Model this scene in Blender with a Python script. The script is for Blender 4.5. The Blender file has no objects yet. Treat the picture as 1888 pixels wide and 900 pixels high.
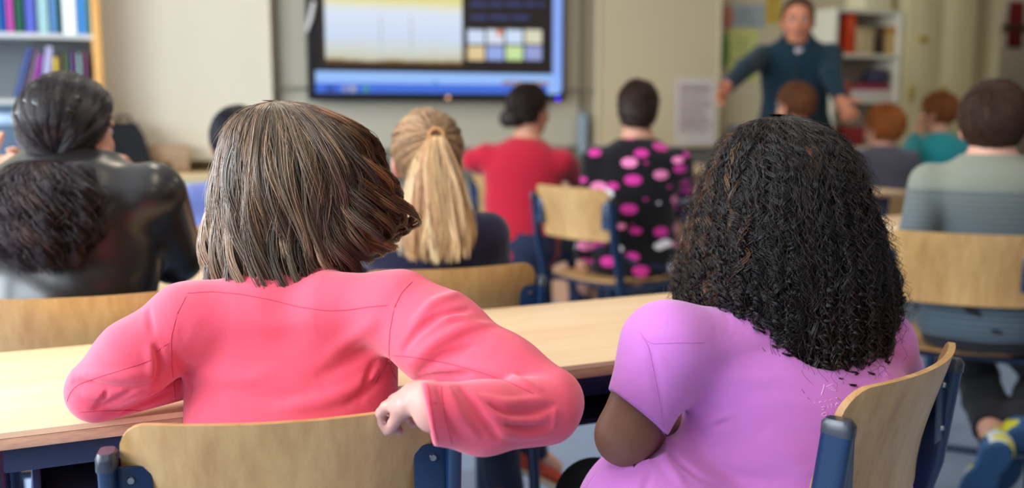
import bpy, bmesh, math, random
import numpy as np
from mathutils import Vector, Matrix
from mathutils.bvhtree import BVHTree

SC = bpy.context.scene
COL = SC.collection
rng = np.random.default_rng(7)
random.seed(7)

# ------------------------------------------------------------------ camera
F_PX, HC, YAW, PITCH = 1870.0, 1.145, math.radians(24.7), math.radians(7.6)
cd = bpy.data.cameras.new('camera'); cam = bpy.data.objects.new('camera', cd); COL.objects.link(cam)
cd.sensor_width = 36.0; cd.lens = F_PX * 36.0 / 1888.0
cam.location = (0, 0, HC)
cam.rotation_euler = (math.pi / 2 - PITCH, 0, -YAW)
cd.clip_start = 0.05; cd.clip_end = 60
cd.dof.use_dof = True; cd.dof.focus_distance = 1.36; cd.dof.aperture_fstop = 2.3
SC.camera = cam
CAM = np.array([0, 0, HC])
FW = np.array([math.sin(YAW) * math.cos(PITCH), math.cos(YAW) * math.cos(PITCH), -math.sin(PITCH)])
RT = np.array([math.cos(YAW), -math.sin(YAW), 0.0])
UP = np.cross(RT, FW)

# ------------------------------------------------------------------ light and exposure
SC.view_settings.view_transform = 'Standard'; SC.view_settings.look = 'None'
SC.view_settings.exposure = 0.0; SC.view_settings.gamma = 1.0
SC.view_settings.use_curve_mapping = False
SC.cycles.use_denoising = True
SC.cycles.max_bounces = 7; SC.cycles.diffuse_bounces = 3; SC.cycles.glossy_bounces = 3
SC.cycles.sample_clamp_indirect = 6.0
W = bpy.data.worlds.new('daylight'); SC.world = W; W.use_nodes = True
W.node_tree.nodes['Background'].inputs[0].default_value = (0.75, 0.86, 1.0, 1)
W.node_tree.nodes['Background'].inputs[1].default_value = 1.0

LEFT_X, RIGHT_X, BACK_Y, FRONT_Y, CEIL_Z = -2.3, 8.9, -2.6, 5.8, 3.0

def area(name, loc, size, size_y, energy, color, direction):
    ld = bpy.data.lights.new(name, 'AREA'); ld.shape = 'RECTANGLE'; ld.size = size; ld.size_y = size_y
    ld.energy = energy; ld.color = color
    o = bpy.data.objects.new(name, ld); COL.objects.link(o); o.location = loc
    o.rotation_euler = Vector(direction).to_track_quat('-Z', 'Y').to_euler()
    return o

WIN_Y = (-1.3, 0.75, 2.8, 4.75)                    # centres of the four windows in the left wall
WIN_W = dict(zip(WIN_Y, (24, 120, 130, 95)))
for wy in WIN_Y:                                     # daylight entering at each window pane
    area('window_daylight', (LEFT_X + 0.05, wy, 1.75), 1.6, 1.5, WIN_W[wy], (0.82, 0.91, 1.0), (1, 0.0, -0.22))
LAMPS = [(0.4, -1.0), (0.6, 1.3), (0.6, 3.6), (3.4, -1.0), (3.4, 1.3), (3.4, 3.6), (6.4, 1.3), (6.4, 3.6)]
LW = {0.4: 8, 0.6: 11, 3.4: 8, 6.4: 4}
for lx, ly in LAMPS:                                # ceiling lamps
    area('ceiling_lamp_light', (lx, ly, CEIL_Z - 0.10), 0.3, 1.2, LW[lx], (1.0, 0.88, 0.70), (0, 0, -1))

area('corridor_fill_light', (7.6, FRONT_Y + 0.55, 2.85), 0.9, 0.3, 7, (1.0, 0.93, 0.82), (0, 0, -1))  # added fill light without a fixture, brightens the corridor beyond the doorway
# ------------------------------------------------------------------ pixel -> place helpers
def ray(u, v):
    return FW + (u - 944.0) / F_PX * RT + (450.0 - v) / F_PX * UP
def P(u, v, d):
    return CAM + d * ray(u, v)
def PZ(u, v, z):
    r = ray(u, v); return CAM + r * ((z - HC) / r[2])
def PY(u, v, y):
    r = ray(u, v); return CAM + r * (y / r[1])

# ------------------------------------------------------------------ objects
def empty(name, loc, label=None, cat=None, group=None, rz=0.0):
    o = bpy.data.objects.new(name, None); COL.objects.link(o)
    o.location = loc; o.rotation_euler = (0, 0, rz); o.empty_display_size = 0.05
    tag(o, label, cat, group); return o
def tag(o, label=None, cat=None, group=None, kind=None):
    if label: o['label'] = label
    if cat: o['category'] = cat
    if group: o['group'] = group
    if kind: o['kind'] = kind
    return o
def copy_tree(o, parent=None):
    c = o.copy(); COL.objects.link(c)
    c.parent = parent
    for ch in o.children:
        copy_tree(ch, c)
    return c
def link_mesh(name, me, mats, parent=None, origin=None, smooth=True):
    o = bpy.data.objects.new(name, me); COL.objects.link(o)
    for m in (mats if isinstance(mats, (list, tuple)) else [mats]):
        me.materials.append(m)
    if parent is not None: o.parent = parent
    if smooth: me.shade_smooth()
    return o
def np_mesh(name, V, Fq, cols=None, fmat=None):
    """V (n,3), Fq (m,k) k = 3 or 4"""
    me = bpy.data.meshes.new(name)
    V = np.asarray(V, np.float32); Fq = np.asarray(Fq, np.int32)
    m, k = Fq.shape
    me.vertices.add(len(V)); me.vertices.foreach_set('co', V.ravel())
    me.loops.add(m * k); me.loops.foreach_set('vertex_index', Fq.ravel())
    me.polygons.add(m); me.polygons.foreach_set('loop_start', np.arange(0, m * k, k, dtype=np.int32))
    try: me.polygons.foreach_set('loop_total', np.full(m, k, dtype=np.int32))
    except Exception: pass
    if fmat is not None: me.polygons.foreach_set('material_index', np.asarray(fmat, np.int32))
    me.update(calc_edges=True); me.validate()
    if cols is not None:
        a = me.color_attributes.new('Col', 'FLOAT_COLOR', 'POINT')
        c = np.ones((len(V), 4), np.float32); c[:, :3] = cols
        a.data.foreach_set('color', c.ravel())
    return me
def pw(c, q): return math.copysign(abs(c) ** q, c)
class B:
    """collects simple solids in one bmesh -> one mesh object"""
    def __init__(s): s.bm = bmesh.new()
    def box(s, c, d, rz=0.0, bev=0.0, M=None, seg=2):
        r = bmesh.ops.create_cube(s.bm, size=1.0); vs = r['verts']
        bmesh.ops.scale(s.bm, vec=d, verts=vs)
        if bev > 0:
            es = list({e for v in vs for e in v.link_edges})
            rr = bmesh.ops.bevel(s.bm, geom=es, offset=bev, segments=seg, profile=0.5, affect='EDGES')
            vs = list({v for f in rr['faces'] for v in f.verts} | {v for v in vs if v.is_valid})
        Mx = M if M is not None else Matrix.Rotation(rz, 4, 'Z')
        bmesh.ops.transform(s.bm, matrix=Matrix.Translation(c) @ Mx, verts=vs); return s
    def tube(s, pts, r, n=12, flat=1.0, cap=True, axis=None, sq=1.0):
        """swept tube through pts; flat scales the section along `axis`"""
        pts = [Vector(p) for p in pts]; rings = []
        m = len(pts); rr = r if isinstance(r, (list, tuple)) else [r] * m
        prevx = None
        for i in range(m):
            t = ((pts[min(i + 1, m - 1)] - pts[max(i - 1, 0)])).normalized()
            if axis is not None: x = Vector(axis); x = (x - t * x.dot(t)).normalized()
            elif prevx is None: x = t.orthogonal().normalized()
            else: x = (prevx - t * prevx.dot(t)).normalized()
            prevx = x; y = t.cross(x)
            rings.append([s.bm.verts.new(pts[i] + rr[i] * (pw(math.cos(2 * math.pi * k / n), sq) * x * flat + pw(math.sin(2 * math.pi * k / n), sq) * y)) for k in range(n)])
        for i in range(m - 1):
            for k in range(n):
                s.bm.faces.new((rings[i][k], rings[i][(k + 1) % n], rings[i + 1][(k + 1) % n], rings[i + 1][k]))
        if cap:
            s.bm.faces.new(rings[0][::-1]); s.bm.faces.new(rings[-1])
        return s
    def cyl(s, a, b, r, n=16, r2=None):
        return s.tube([a, b], [r, r if r2 is None else r2], n)
    def sphere(s, c, r, sc=(1, 1, 1), n=12):
        q = bmesh.ops.create_uvsphere(s.bm, u_segments=n * 2, v_segments=n, radius=r)
        bmesh.ops.scale(s.bm, vec=sc, verts=q['verts']); bmesh.ops.translate(s.bm, vec=c, verts=q['verts']); return s
    def quad(s, a, b, c, d):
        s.bm.faces.new([s.bm.verts.new(p) for p in (a, b, c, d)]); return s
    def prism(s, pts, depth_vec):
        """closed outline extruded along depth_vec"""
        v0 = [s.bm.verts.new(p) for p in pts]; dv = Vector(depth_vec)
        v1 = [s.bm.verts.new(Vector(p) + dv) for p in pts]; n = len(pts)
        s.bm.faces.new(v0[::-1]); s.bm.faces.new(v1)
        for i in range(n): s.bm.faces.new((v0[i], v0[(i + 1) % n], v1[(i + 1) % n], v1[i]))
        return s
    def build(s, name, mat, parent=None, smooth=True, angle=40):
        bmesh.ops.recalc_face_normals(s.bm, faces=s.bm.faces)
        me = bpy.data.meshes.new(name); s.bm.to_mesh(me); s.bm.free()
        o = link_mesh(name, me, mat, parent, smooth=False)
        if smooth: me.shade_smooth(); me.set_sharp_from_angle(angle=math.radians(angle))
        return o

# ------------------------------------------------------------------ materials
def lin(c):
    c = [x / 255.0 for x in c]
    return tuple((x / 12.92 if x <= 0.04045 else ((x + 0.055) / 1.055) ** 2.4) for x in c)
def nodes(name):
    m = bpy.data.materials.new(name); m.use_nodes = True
    nt = m.node_tree; return m, nt, nt.nodes['Principled BSDF'], nt.nodes, nt.links
def setp(b, **k):
    for a, v in k.items():
        a = {'spec': 'Specular IOR Level', 'rough': 'Roughness', 'metal': 'Metallic', 'sheen': 'Sheen Weight', 'sss': 'Subsurface Weight', 'coat': 'Coat Weight'}.get(a, a)
        b.inputs[a].default_value = v
def plain(name, rgb, rough=0.5, spec=0.4, metal=0.0, noise=0.06, scale=8.0, bump=0.0, bscale=200.0):
    m, nt, b, N, L = nodes(name)
    c = lin(rgb)
    tc = N.new('ShaderNodeTexCoord'); nz = N.new('ShaderNodeTexNoise'); nz.inputs['Scale'].default_value = scale; nz.inputs['Detail'].default_value = 4
    L.new(tc.outputs['Object'], nz.inputs['Vector'])
    mx = N.new('ShaderNodeMix'); mx.data_type = 'RGBA'
    mx.inputs[6].default_value = tuple(x * (1 - noise) for x in c) + (1,)
    mx.inputs[7].default_value = tuple(min(1, x * (1 + noise)) for x in c) + (1,)
    L.new(nz.outputs['Fac'], mx.inputs[0]); L.new(mx.outputs[2], b.inputs['Base Color'])
    setp(b, rough=rough, spec=spec, metal=metal)
    if bump > 0: add_bump(nt, b, tc, bscale, bump)
    return m
def add_bump(nt, b, tc, scale, strength, dist=0.001, stretch=None):
    N, L = nt.nodes, nt.links
    n2 = N.new('ShaderNodeTexNoise'); n2.inputs['Scale'].default_value = scale; n2.inputs['Detail'].default_value = 3
    L.new(tc.outputs['Object'], n2.inputs['Vector'])
    bp = N.new('ShaderNodeBump'); bp.inputs['Strength'].default_value = strength; bp.inputs['Distance'].default_value = dist
    L.new(n2.outputs['Fac'], bp.inputs['Height']); L.new(bp.outputs['Normal'], b.inputs['Normal'])
def cloth(name, rgb, noise=0.08, rough=0.85, sheen=0.25, bump=0.35, scale=60, crease=0.0):
    m = plain(name, rgb, rough, 0.2, 0, noise, scale, bump, 900.0)
    b = m.node_tree.nodes['Principled BSDF']; setp(b, sheen=sheen)
    if crease > 0:                                  # soft large creases under the fine weave
        N, L = m.node_tree.nodes, m.node_tree.links; tc = N.new('ShaderNodeTexCoord'); mp = N.new('ShaderNodeMapping'); mp.inputs['Scale'].default_value = (9, 9, 15); mp.inputs['Rotation'].default_value = (.3, .5, .2)
        nz = N.new('ShaderNodeTexNoise'); nz.inputs['Scale'].default_value = 1.0; nz.inputs['Detail'].default_value = 2; nz.inputs['Distortion'].default_value = 1.2
        L.new(tc.outputs['Object'], mp.inputs[0]); L.new(mp.outputs[0], nz.inputs['Vector'])
        b2 = N.new('ShaderNodeBump'); b2.inputs['Strength'].default_value = crease; b2.inputs['Distance'].default_value = 0.012; L.new(nz.outputs['Fac'], b2.inputs['Height'])
        for l in list(b.inputs['Normal'].links): L.new(b2.outputs['Normal'], l.from_node.inputs['Normal'])
    return m
def wood(name, light, dark, axis='X', stretch=9.0, scale=7.0, rough=0.42, rings=0.5, spec=0.4):
    """streaky grain running along `axis` (object space)"""
    m, nt, b, N, L = nodes(name)
    tc = N.new('ShaderNodeTexCoord'); mp = N.new('ShaderNodeMapping')
    s = [stretch] * 3; s['XYZ'.index(axis)] = 1.0
    mp.inputs['Scale'].default_value = s
    L.new(tc.outputs['Object'], mp.inputs['Vector'])
    n1 = N.new('ShaderNodeTexNoise'); n1.inputs['Scale'].default_value = scale; n1.inputs['Detail'].default_value = 6; n1.inputs['Roughness'].default_value = 0.6
    n2 = N.new('ShaderNodeTexNoise'); n2.inputs['Scale'].default_value = scale * 0.22; n2.inputs['Detail'].default_value = 2
    L.new(mp.outputs[0], n1.inputs['Vector']); L.new(mp.outputs[0], n2.inputs['Vector'])
    mm = N.new('ShaderNodeMath'); mm.operation = 'MULTIPLY_ADD'; mm.inputs[1].default_value = rings
    m3 = N.new('ShaderNodeMath'); m3.operation = 'MULTIPLY'; m3.inputs[1].default_value = 1 - rings
    L.new(n2.outputs['Fac'], m3.inputs[0]); L.new(n1.outputs['Fac'], mm.inputs[0]); L.new(m3.outputs[0], mm.inputs[2])
    cr = N.new('ShaderNodeValToRGB'); cr.color_ramp.elements[0].position = 0.33; cr.color_ramp.elements[1].position = 0.67
    cr.color_ramp.elements[0].color = lin(dark) + (1,); cr.color_ramp.elements[1].color = lin(light) + (1,)
    L.new(mm.outputs[0], cr.inputs[0]); L.new(cr.outputs[0], b.inputs['Base Color'])
    setp(b, rough=rough, spec=spec); return m
def attr_mat(name, rough=0.5, spec=0.4, tint=(1, 1, 1), bump=0.0, bscale=200, sss=0.0, aniso=0.0, sheen=0.0):
    m, nt, b, N, L = nodes(name)
    a = N.new('ShaderNodeVertexColor'); a.layer_name = 'Col'
    L.new(a.outputs['Color'], b.inputs['Base Color']); setp(b, rough=rough, spec=spec, sheen=sheen)
    if sss: setp(b, sss=sss); b.inputs['Subsurface Radius'].default_value = (0.012, 0.005, 0.003); b.inputs['Subsurface Scale'].default_value = 0.4
    if bump:
        tc = N.new('ShaderNodeTexCoord'); add_bump(nt, b, tc, bscale, bump)
    return m
def emit(name, rgb, strength):
    m, nt, b, N, L = nodes(name)
    b.inputs['Base Color'].default_value = (0.01, 0.01, 0.01, 1)
    b.inputs['Emission Color'].default_value = lin(rgb) + (1,); b.inputs['Emission Strength'].default_value = strength
    setp(b, rough=0.3); return m
# ------------------------------------------------------------------ signed-distance modelling of bodies and clothes
def A3(*p): return np.array(p, float)
def unit(v): v = np.asarray(v, float); return v / (np.linalg.norm(v) + 1e-12)
def frame(fwd, up=(0, 0, 1)):
    """columns: right, forward, up"""
    f = unit(fwd); u = np.asarray(up, float); r = unit(np.cross(f, u)); u = np.cross(r, f)
    return np.stack([r, f, u], 1)
def yaw_frame(a, pitch=0.0, roll=0.0):
    """a: heading from +Y towards +X"""
    f = A3(math.sin(a) * math.cos(pitch), math.cos(a) * math.cos(pitch), math.sin(pitch))
    R = frame(f)
    if roll:
        c, s = math.cos(roll), math.sin(roll)
        R = R @ np.array([[c, 0, s], [0, 1, 0], [-s, 0, c]])
    return R
def smin(a, b, k):
    if k <= 0: return np.minimum(a, b)
    h = np.maximum(k - np.abs(a - b), 0) / k
    return np.minimum(a, b) - h * h * k * 0.25
def smax(a, b, k): return -smin(-a, -b, k)
def cone(a, b, ra, rb):
    a = np.asarray(a, float); b = np.asarray(b, float); ba = b - a; l2 = max(ba @ ba, 1e-9)
    def f(p):
        pa = p - a; h = np.clip(pa @ ba / l2, 0, 1)
        return np.linalg.norm(pa - h[:, None] * ba, axis=1) - (ra + (rb - ra) * h)
    f.box = (np.minimum(a - ra, b - rb), np.maximum(a + ra, b + rb)); return f
def ell(c, r, R=None):
    c = np.asarray(c, float); r = np.asarray(r, float); R = np.eye(3) if R is None else R
    def f(p):
        q = (p - c) @ R
        k0 = np.linalg.norm(q / r, axis=1); k1 = np.linalg.norm(q / (r * r), axis=1) + 1e-9
        return k0 * (k0 - 1) / k1
    e = np.abs(R) @ r; f.box = (c - e, c + e); return f
def loft(spine, R, rows, ex=2.0):
    """stack of elliptic sections; spine origin, frame R; rows: (z, rx, ry, offx, offy)"""
    o = np.asarray(spine, float); rows = np.array(rows, float); z = rows[:, 0]
    zf = np.linspace(z[0], z[-1], 160)
    def sm(col):
        y = np.interp(zf, z, col); k = np.hanning(17); k /= k.sum()
        return np.convolve(np.pad(y, 8, mode='edge'), k, 'valid')
    T = [sm(rows[:, i]) for i in range(1, 5)]
    def f(p):
        q = (p - o) @ R
        zz = q[:, 2]; rx, ry, ox, oy = (np.interp(zz, zf, t) for t in T)
        x = (q[:, 0] - ox) / rx; y = (q[:, 1] - oy) / ry
        k0 = (np.abs(x) ** ex + np.abs(y) ** ex) ** (1 / ex) + 1e-6
        g = np.sqrt((x / rx) ** 2 + (y / ry) ** 2) / k0 + 1e-6
        d = (k0 - 1) / np.minimum(g, 1 / np.minimum(rx, ry))
        dz = np.maximum(z[0] - zz, zz - z[-1])
        return np.maximum(d, dz)
    m = max(rows[:, 1].max() + np.abs(rows[:, 3]).max(), rows[:, 2].max() + np.abs(rows[:, 4]).max())
    cs = [o + R @ A3(sx * m, sy * m, zz) for sx in (-1, 1) for sy in (-1, 1) for zz in (z[0], z[-1])]
    f.box = (np.min(cs, 0), np.max(cs, 0)); return f
class Solid:
    def __init__(s, k=0.02): s.items = []; s.k = k; s.cuts = []; s.mods = []
    def add(s, f, k=None): s.items.append((f, s.k if k is None else k)); return s
    def cut(s, n, c, k=0.004):
        """keep the half space where (p-c).n < 0"""
        n = unit(n); c = np.asarray(c, float); s.cuts.append((lambda p: (p - c) @ n, k)); return s
    def cutf(s, f, k=0.004): s.cuts.append((f, k)); return s
    def box(s):
        return np.min([f.box[0] for f, _ in s.items], 0), np.max([f.box[1] for f, _ in s.items], 0)
    def __call__(s, p):
        d = None
        for f, k in s.items:
            e = f(p); d = e if d is None else smin(d, e, k)
        for f, k in s.cuts: d = smax(d, f(p), k)
        for f in s.mods: d = d + f(p)
        return d
def grid_mesh(sol, h, pad=0.03, blk=6, refine=2):
    lo, hi = sol.box(); lo = lo - pad; hi = hi + pad
    n = np.maximum(np.ceil((hi - lo) / h / blk).astype(int), 1)
    nb = n; full = nb * blk + 1
    D = np.full(full, 1.0, np.float32)
    bi = np.stack(np.meshgrid(*[np.arange(k) for k in nb], indexing='ij'), -1).reshape(-1, 3)
    ctr = lo + (bi + 0.5) * blk * h
    dv = np.concatenate([sol(c) for c in np.array_split(ctr, max(1, len(ctr) // 200000 + 1))])
    rad = blk * h * 0.9 * 1.35 + 0.012
    loc = np.stack(np.meshgrid(*[np.arange(blk + 1)] * 3, indexing='ij'), -1).reshape(-1, 3)
    for sgn in (1,):
        for b in bi[dv < -rad]:
            D[b[0] * blk:(b[0] + 1) * blk + 1, b[1] * blk:(b[1] + 1) * blk + 1, b[2] * blk:(b[2] + 1) * blk + 1] = -1.0
    near = bi[np.abs(dv) <= rad]
    for ch in np.array_split(near, max(1, len(near) // 2500 + 1)):
        if not len(ch): continue
        ii = (ch[:, None, :] * blk + loc[None]).reshape(-1, 3)
        d = sol(lo + ii * h)
        D[ii[:, 0], ii[:, 1], ii[:, 2]] = d
    S = D < 0
    c = np.zeros([k - 1 for k in full], np.uint8)
    for dx in (0, 1):
        for dy in (0, 1):
            for dz in (0, 1):
                c += S[dx:full[0] - 1 + dx, dy:full[1] - 1 + dy, dz:full[2] - 1 + dz]
    act = (c > 0) & (c < 8)
    ijk = np.argwhere(act)
    idx = np.full(act.shape, -1, np.int32); idx[act] = np.arange(len(ijk))
    acc = np.zeros((len(ijk), 3)); cnt = np.zeros(len(ijk))
    for ax in range(3):
        o1, o2 = [a for a in range(3) if a != ax]
        for u in (0, 1):
            for w in (0, 1):
                off = np.zeros(3, int); off[o1] = u; off[o2] = w
                q = ijk + off; e = q.copy(); e[:, ax] += 1
                d0 = D[q[:, 0], q[:, 1], q[:, 2]]; d1 = D[e[:, 0], e[:, 1], e[:, 2]]
                x = (d0 < 0) != (d1 < 0)
                t = np.where(x, d0 / (d0 - d1 + 1e-20), 0)
                pt = off + np.zeros((len(ijk), 3)); pt[:, ax] += t
                acc[x] += pt[x]; cnt[x] += 1
    V = lo + (ijk + acc / cnt[:, None]) * h
    Fs = []
    for ax in range(3):
        o1, o2 = [(1, 2), (2, 0), (0, 1)][ax]
        sl0 = [slice(1, -1)] * 3; sl1 = [slice(1, -1)] * 3
        sl0[ax] = slice(0, -1); sl1[ax] = slice(1, None)
        a = S[tuple(sl0)]; b = S[tuple(sl1)]
        e = np.argwhere(a != b); base = e.copy()
        for k in range(3):
            if k != ax: base[:, k] += 1
        fl = a[e[:, 0], e[:, 1], e[:, 2]]
        def cell(du, dw):
            q = base.copy(); q[:, o1] -= du; q[:, o2] -= dw
            return idx[q[:, 0], q[:, 1], q[:, 2]]
        quad = np.stack([cell(1, 1), cell(0, 1), cell(0, 0), cell(1, 0)], 1)
        quad[~fl] = quad[~fl][:, ::-1]
        Fs.append(quad)
    Fq = np.concatenate(Fs); Fq = Fq[(Fq >= 0).all(1)]
    for _ in range(refine):
        d, g = grad(sol, V)
        V = V - np.clip(d, -0.6 * h, 0.6 * h)[:, None] * g
    return V, Fq
def grad(sol, V, e=0.0012):
    d = sol(V); g = np.stack([(sol(V + e * np.eye(3)[i]) - sol(V - e * np.eye(3)[i])) / (2 * e) for i in range(3)], 1)
    n = np.linalg.norm(g, axis=1) + 1e-9
    return d / np.maximum(n, 0.4), g / n[:, None]
def sdf_obj(name, sol, h, mat, parent, colf=None, smooth_it=0):
    V, Fq = grid_mesh(sol, h)
    o0 = np.array(parent.location) if parent is not None else np.zeros(3)
    cols = colf(V) if colf is not None else None
    me = np_mesh(name, V - o0, Fq, cols)
    ob = link_mesh(name, me, mat, parent)
    ob['_n'] = 0; del ob['_n']
    return ob, V, Fq
def bvh(V, Fq): return BVHTree.FromPolygons([tuple(v) for v in V], [tuple(map(int, f)) for f in Fq])
def cast(tree, u, v):
    r = Vector(ray(u, v)).normalized()
    hit = tree.ray_cast(Vector(CAM), r)
    return None if hit[0] is None else np.array(hit[0])
def cast_line(tree, px, step=6.0):
    """points of a pixel polyline (smoothed) carried onto a surface"""
    px = np.array(px, float); seg = np.linalg.norm(np.diff(px, axis=0), axis=1); s = np.concatenate([[0], np.cumsum(seg)])
    t = np.linspace(0, s[-1], max(3, int(s[-1] / step)))
    xs = np.interp(t, s, px[:, 0]); ys = np.interp(t, s, px[:, 1])
    if len(px) > 2:
        k = 3
        for a in (xs, ys):
            a[1:-1] = (np.concatenate([[a[0]], a[:-2]])[:len(a) - 2] * 0 + a[:-2] + a[1:-1] * 2 + a[2:]) / 4
    out = [cast(tree, x, y) for x, y in zip(xs, ys)]
    return np.array([q for q in out if q is not None])
def ridge(line, amp, w, taper=True):
    """fold along a 3-D polyline: amp > 0 raises the cloth, < 0 sinks it"""
    L = np.asarray(line, float); lo = L.min(0) - 3 * w; hi = L.max(0) + 3 * w
    n = len(L)
    def f(p):
        out = np.zeros(len(p))
        m = ((p > lo) & (p < hi)).all(1)
        if not m.any() or n < 2: return out
        q = p[m]; best = np.full(len(q), 1e9); tt = np.zeros(len(q))
        for i in range(n - 1):
            a, b = L[i], L[i + 1]; ba = b - a; l2 = ba @ ba + 1e-12
            h = np.clip((q - a) @ ba / l2, 0, 1)
            dd = np.sum((q - a - h[:, None] * ba) ** 2, 1)
            x = dd < best; best[x] = dd[x]; tt[x] = (i + h[x]) / (n - 1)
        env = np.sqrt(np.clip(np.sin(np.pi * np.clip(tt, 0.02, 0.98)), 0, 1)) if taper else 1.0
        out[m] = -amp * env * np.exp(-best / (w * w)); return out
    return f
def tube_mesh(lines, r, n=6):
    """numpy tubes through polylines -> V, F"""
    Vs, Fs, o = [], [], 0
    for L in lines:
        L = np.asarray(L, float); m = len(L)
        if m < 2: continue
        t = np.gradient(L, axis=0); t /= np.linalg.norm(t, axis=1)[:, None] + 1e-9
        ref = np.where(np.abs(t[:, 2:3]) < 0.9, A3(0, 0, 1), A3(1, 0, 0))
        x = np.cross(t, ref); x /= np.linalg.norm(x, axis=1)[:, None] + 1e-9; y = np.cross(t, x)
        a = 2 * np.pi * np.arange(n) / n
        rr = np.full(m, r); rr[0] *= 0.3; rr[-1] *= 0.3
        V = L[:, None] + rr[:, None, None] * (np.cos(a)[None, :, None] * x[:, None] + np.sin(a)[None, :, None] * y[:, None])
        Vs.append(V.reshape(-1, 3))
        i = np.arange(m - 1)[:, None] * n; k = np.arange(n)[None]; k2 = (k + 1) % n
        Fs.append(np.stack([i + k, i + k2, i + n + k2, i + n + k], -1).reshape(-1, 4) + o); o += m * n
    return np.concatenate(Vs), np.concatenate(Fs)
# ------------------------------------------------------------------ hair strands
def strands_mesh(Pts, rad, cols, sides=3):
    """Pts (n,m,3), rad (n,) or (n,m), cols (n,3) or (n,m,3) -> V, F, C"""
    n, m, _ = Pts.shape
    t = np.gradient(Pts, axis=1); t /= np.linalg.norm(t, axis=2, keepdims=True) + 1e-9
    ref = unit(A3(0.31, 0.17, 0.2)); 
    x = np.cross(t, ref); x /= np.linalg.norm(x, axis=2, keepdims=True) + 1e-9
    y = np.cross(t, x)
    if rad.ndim == 1:
        prof = np.ones(m); prof[-1] = 0.15; prof[-2] = 0.6; prof[0] = 0.7
        rad = rad[:, None] * prof[None]
    a = 2 * np.pi * np.arange(sides) / sides
    V = Pts[:, :, None] + rad[:, :, None, None] * (np.cos(a)[:, None] * x[:, :, None] + np.sin(a)[:, None] * y[:, :, None])
    base = (np.arange(n)[:, None, None] * m + np.arange(m - 1)[None, :, None]) * sides
    k = np.arange(sides)[None, None]; k2 = (k + 1) % sides
    Fq = np.stack([base + k, base + k2, base + sides + k2, base + sides + k], -1).reshape(-1, 4)
    if cols.ndim == 2: C = np.repeat(cols, m * sides, 0)
    else: C = np.repeat(cols.reshape(-1, 3), sides, 0)
    return V.reshape(-1, 3), Fq, C
def merge(*parts):
    Vs, Fs, Cs, o = [], [], [], 0
    for V, Fq, C in parts:
        Vs.append(V); Fs.append(Fq + o); Cs.append(C); o += len(V)
    return np.concatenate(Vs), np.concatenate(Fs), np.concatenate(Cs)
def hair_obj(parts, mat, parent, name='hair'):
    V, Fq, C = merge(*parts)
    me = np_mesh(name, V - np.array(parent.location), Fq, C)
    return link_mesh(name, me, mat, parent)
def hair_cols(n, base, spread=0.25, light=None, plight=0.0):
    b = np.array(lin(base)); c = b[None] * np.exp(rng.normal(0, spread, (n, 1))) * (1 + rng.normal(0, 0.04, (n, 3)))
    if light is not None:
        m = rng.random(n) < plight; c[m] = np.array(lin(light)) * np.exp(rng.normal(0, 0.2, (m.sum(), 1)))
    return np.clip(c, 0.001, 1)
# ------------------------------------------------------------------ shared materials
M_WALL = plain('wall_paint', (206, 192, 160), 0.8, 0.2, 0, 0.03, 2.0, 0.1, 300)
M_BOARD = plain('cream_board_enamel', (214, 200, 168), 0.45, 0.35, 0, 0.02, 1.5)
M_BOARD2 = plain('grey_board_enamel', (196, 190, 170), 0.45, 0.35, 0, 0.02, 1.5)
M_CEIL = plain('ceiling_paint', (235, 232, 224), 0.9, 0.1)
M_FLOOR = plain('blue_grey_linoleum', (152, 172, 204), 0.38, 0.4, 0, 0.05, 25.0, 0.05, 80)
M_ALU = plain('brushed_aluminium', (165, 165, 160), 0.4, 0.5, 0.8)
M_GREYP = plain('dark_grey_laminate', (120, 120, 112), 0.6, 0.3)
M_BEECH = wood('beech_table_laminate', (247, 216, 178), (232, 190, 146), 'X', 10, 5.0, 0.36, 0.45)
M_EDGE = wood('beech_table_edge', (206, 160, 128), (180, 132, 104), 'X', 6, 40.0, 0.5, 0.8)
M_PLY = wood('plywood_lacquer', (206, 166, 108), (172, 128, 76), 'Z', 12, 5.0, 0.33, 0.5, 0.45)
M_PLYE = wood('plywood_edge', (206, 160, 104), (148, 100, 58), 'Z', 1, 30.0, 0.5, 0.6)
M_BLUE = plain('blue_enamelled_steel', (16, 44, 78), 0.32, 0.5, 0.0, 0.08, 12)
M_NAVY = plain('navy_steel', (26, 34, 72), 0.4, 0.5, 0.0, 0.08, 12)
M_BLACK = plain('black_plastic', (18, 18, 20), 0.4, 0.4)
M_CAP = plain('grey_plastic_cap', (52, 57, 68), 0.3, 0.5)
M_SCREW = plain('screw_steel', (150, 150, 150), 0.3, 0.5, 1.0)
M_WHITEP = plain('white_lacquer', (226, 220, 200), 0.5, 0.4)
M_OAK = wood('honey_wood_edge', (220, 168, 96), (196, 140, 72), 'Z', 8, 6)
M_CARD = plain('cardboard', (176, 146, 118), 0.9, 0.1, 0, 0.06, 14)
M_PAPER = plain('white_paper', (240, 240, 240), 0.9, 0.1, 0, 0.01)

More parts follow.
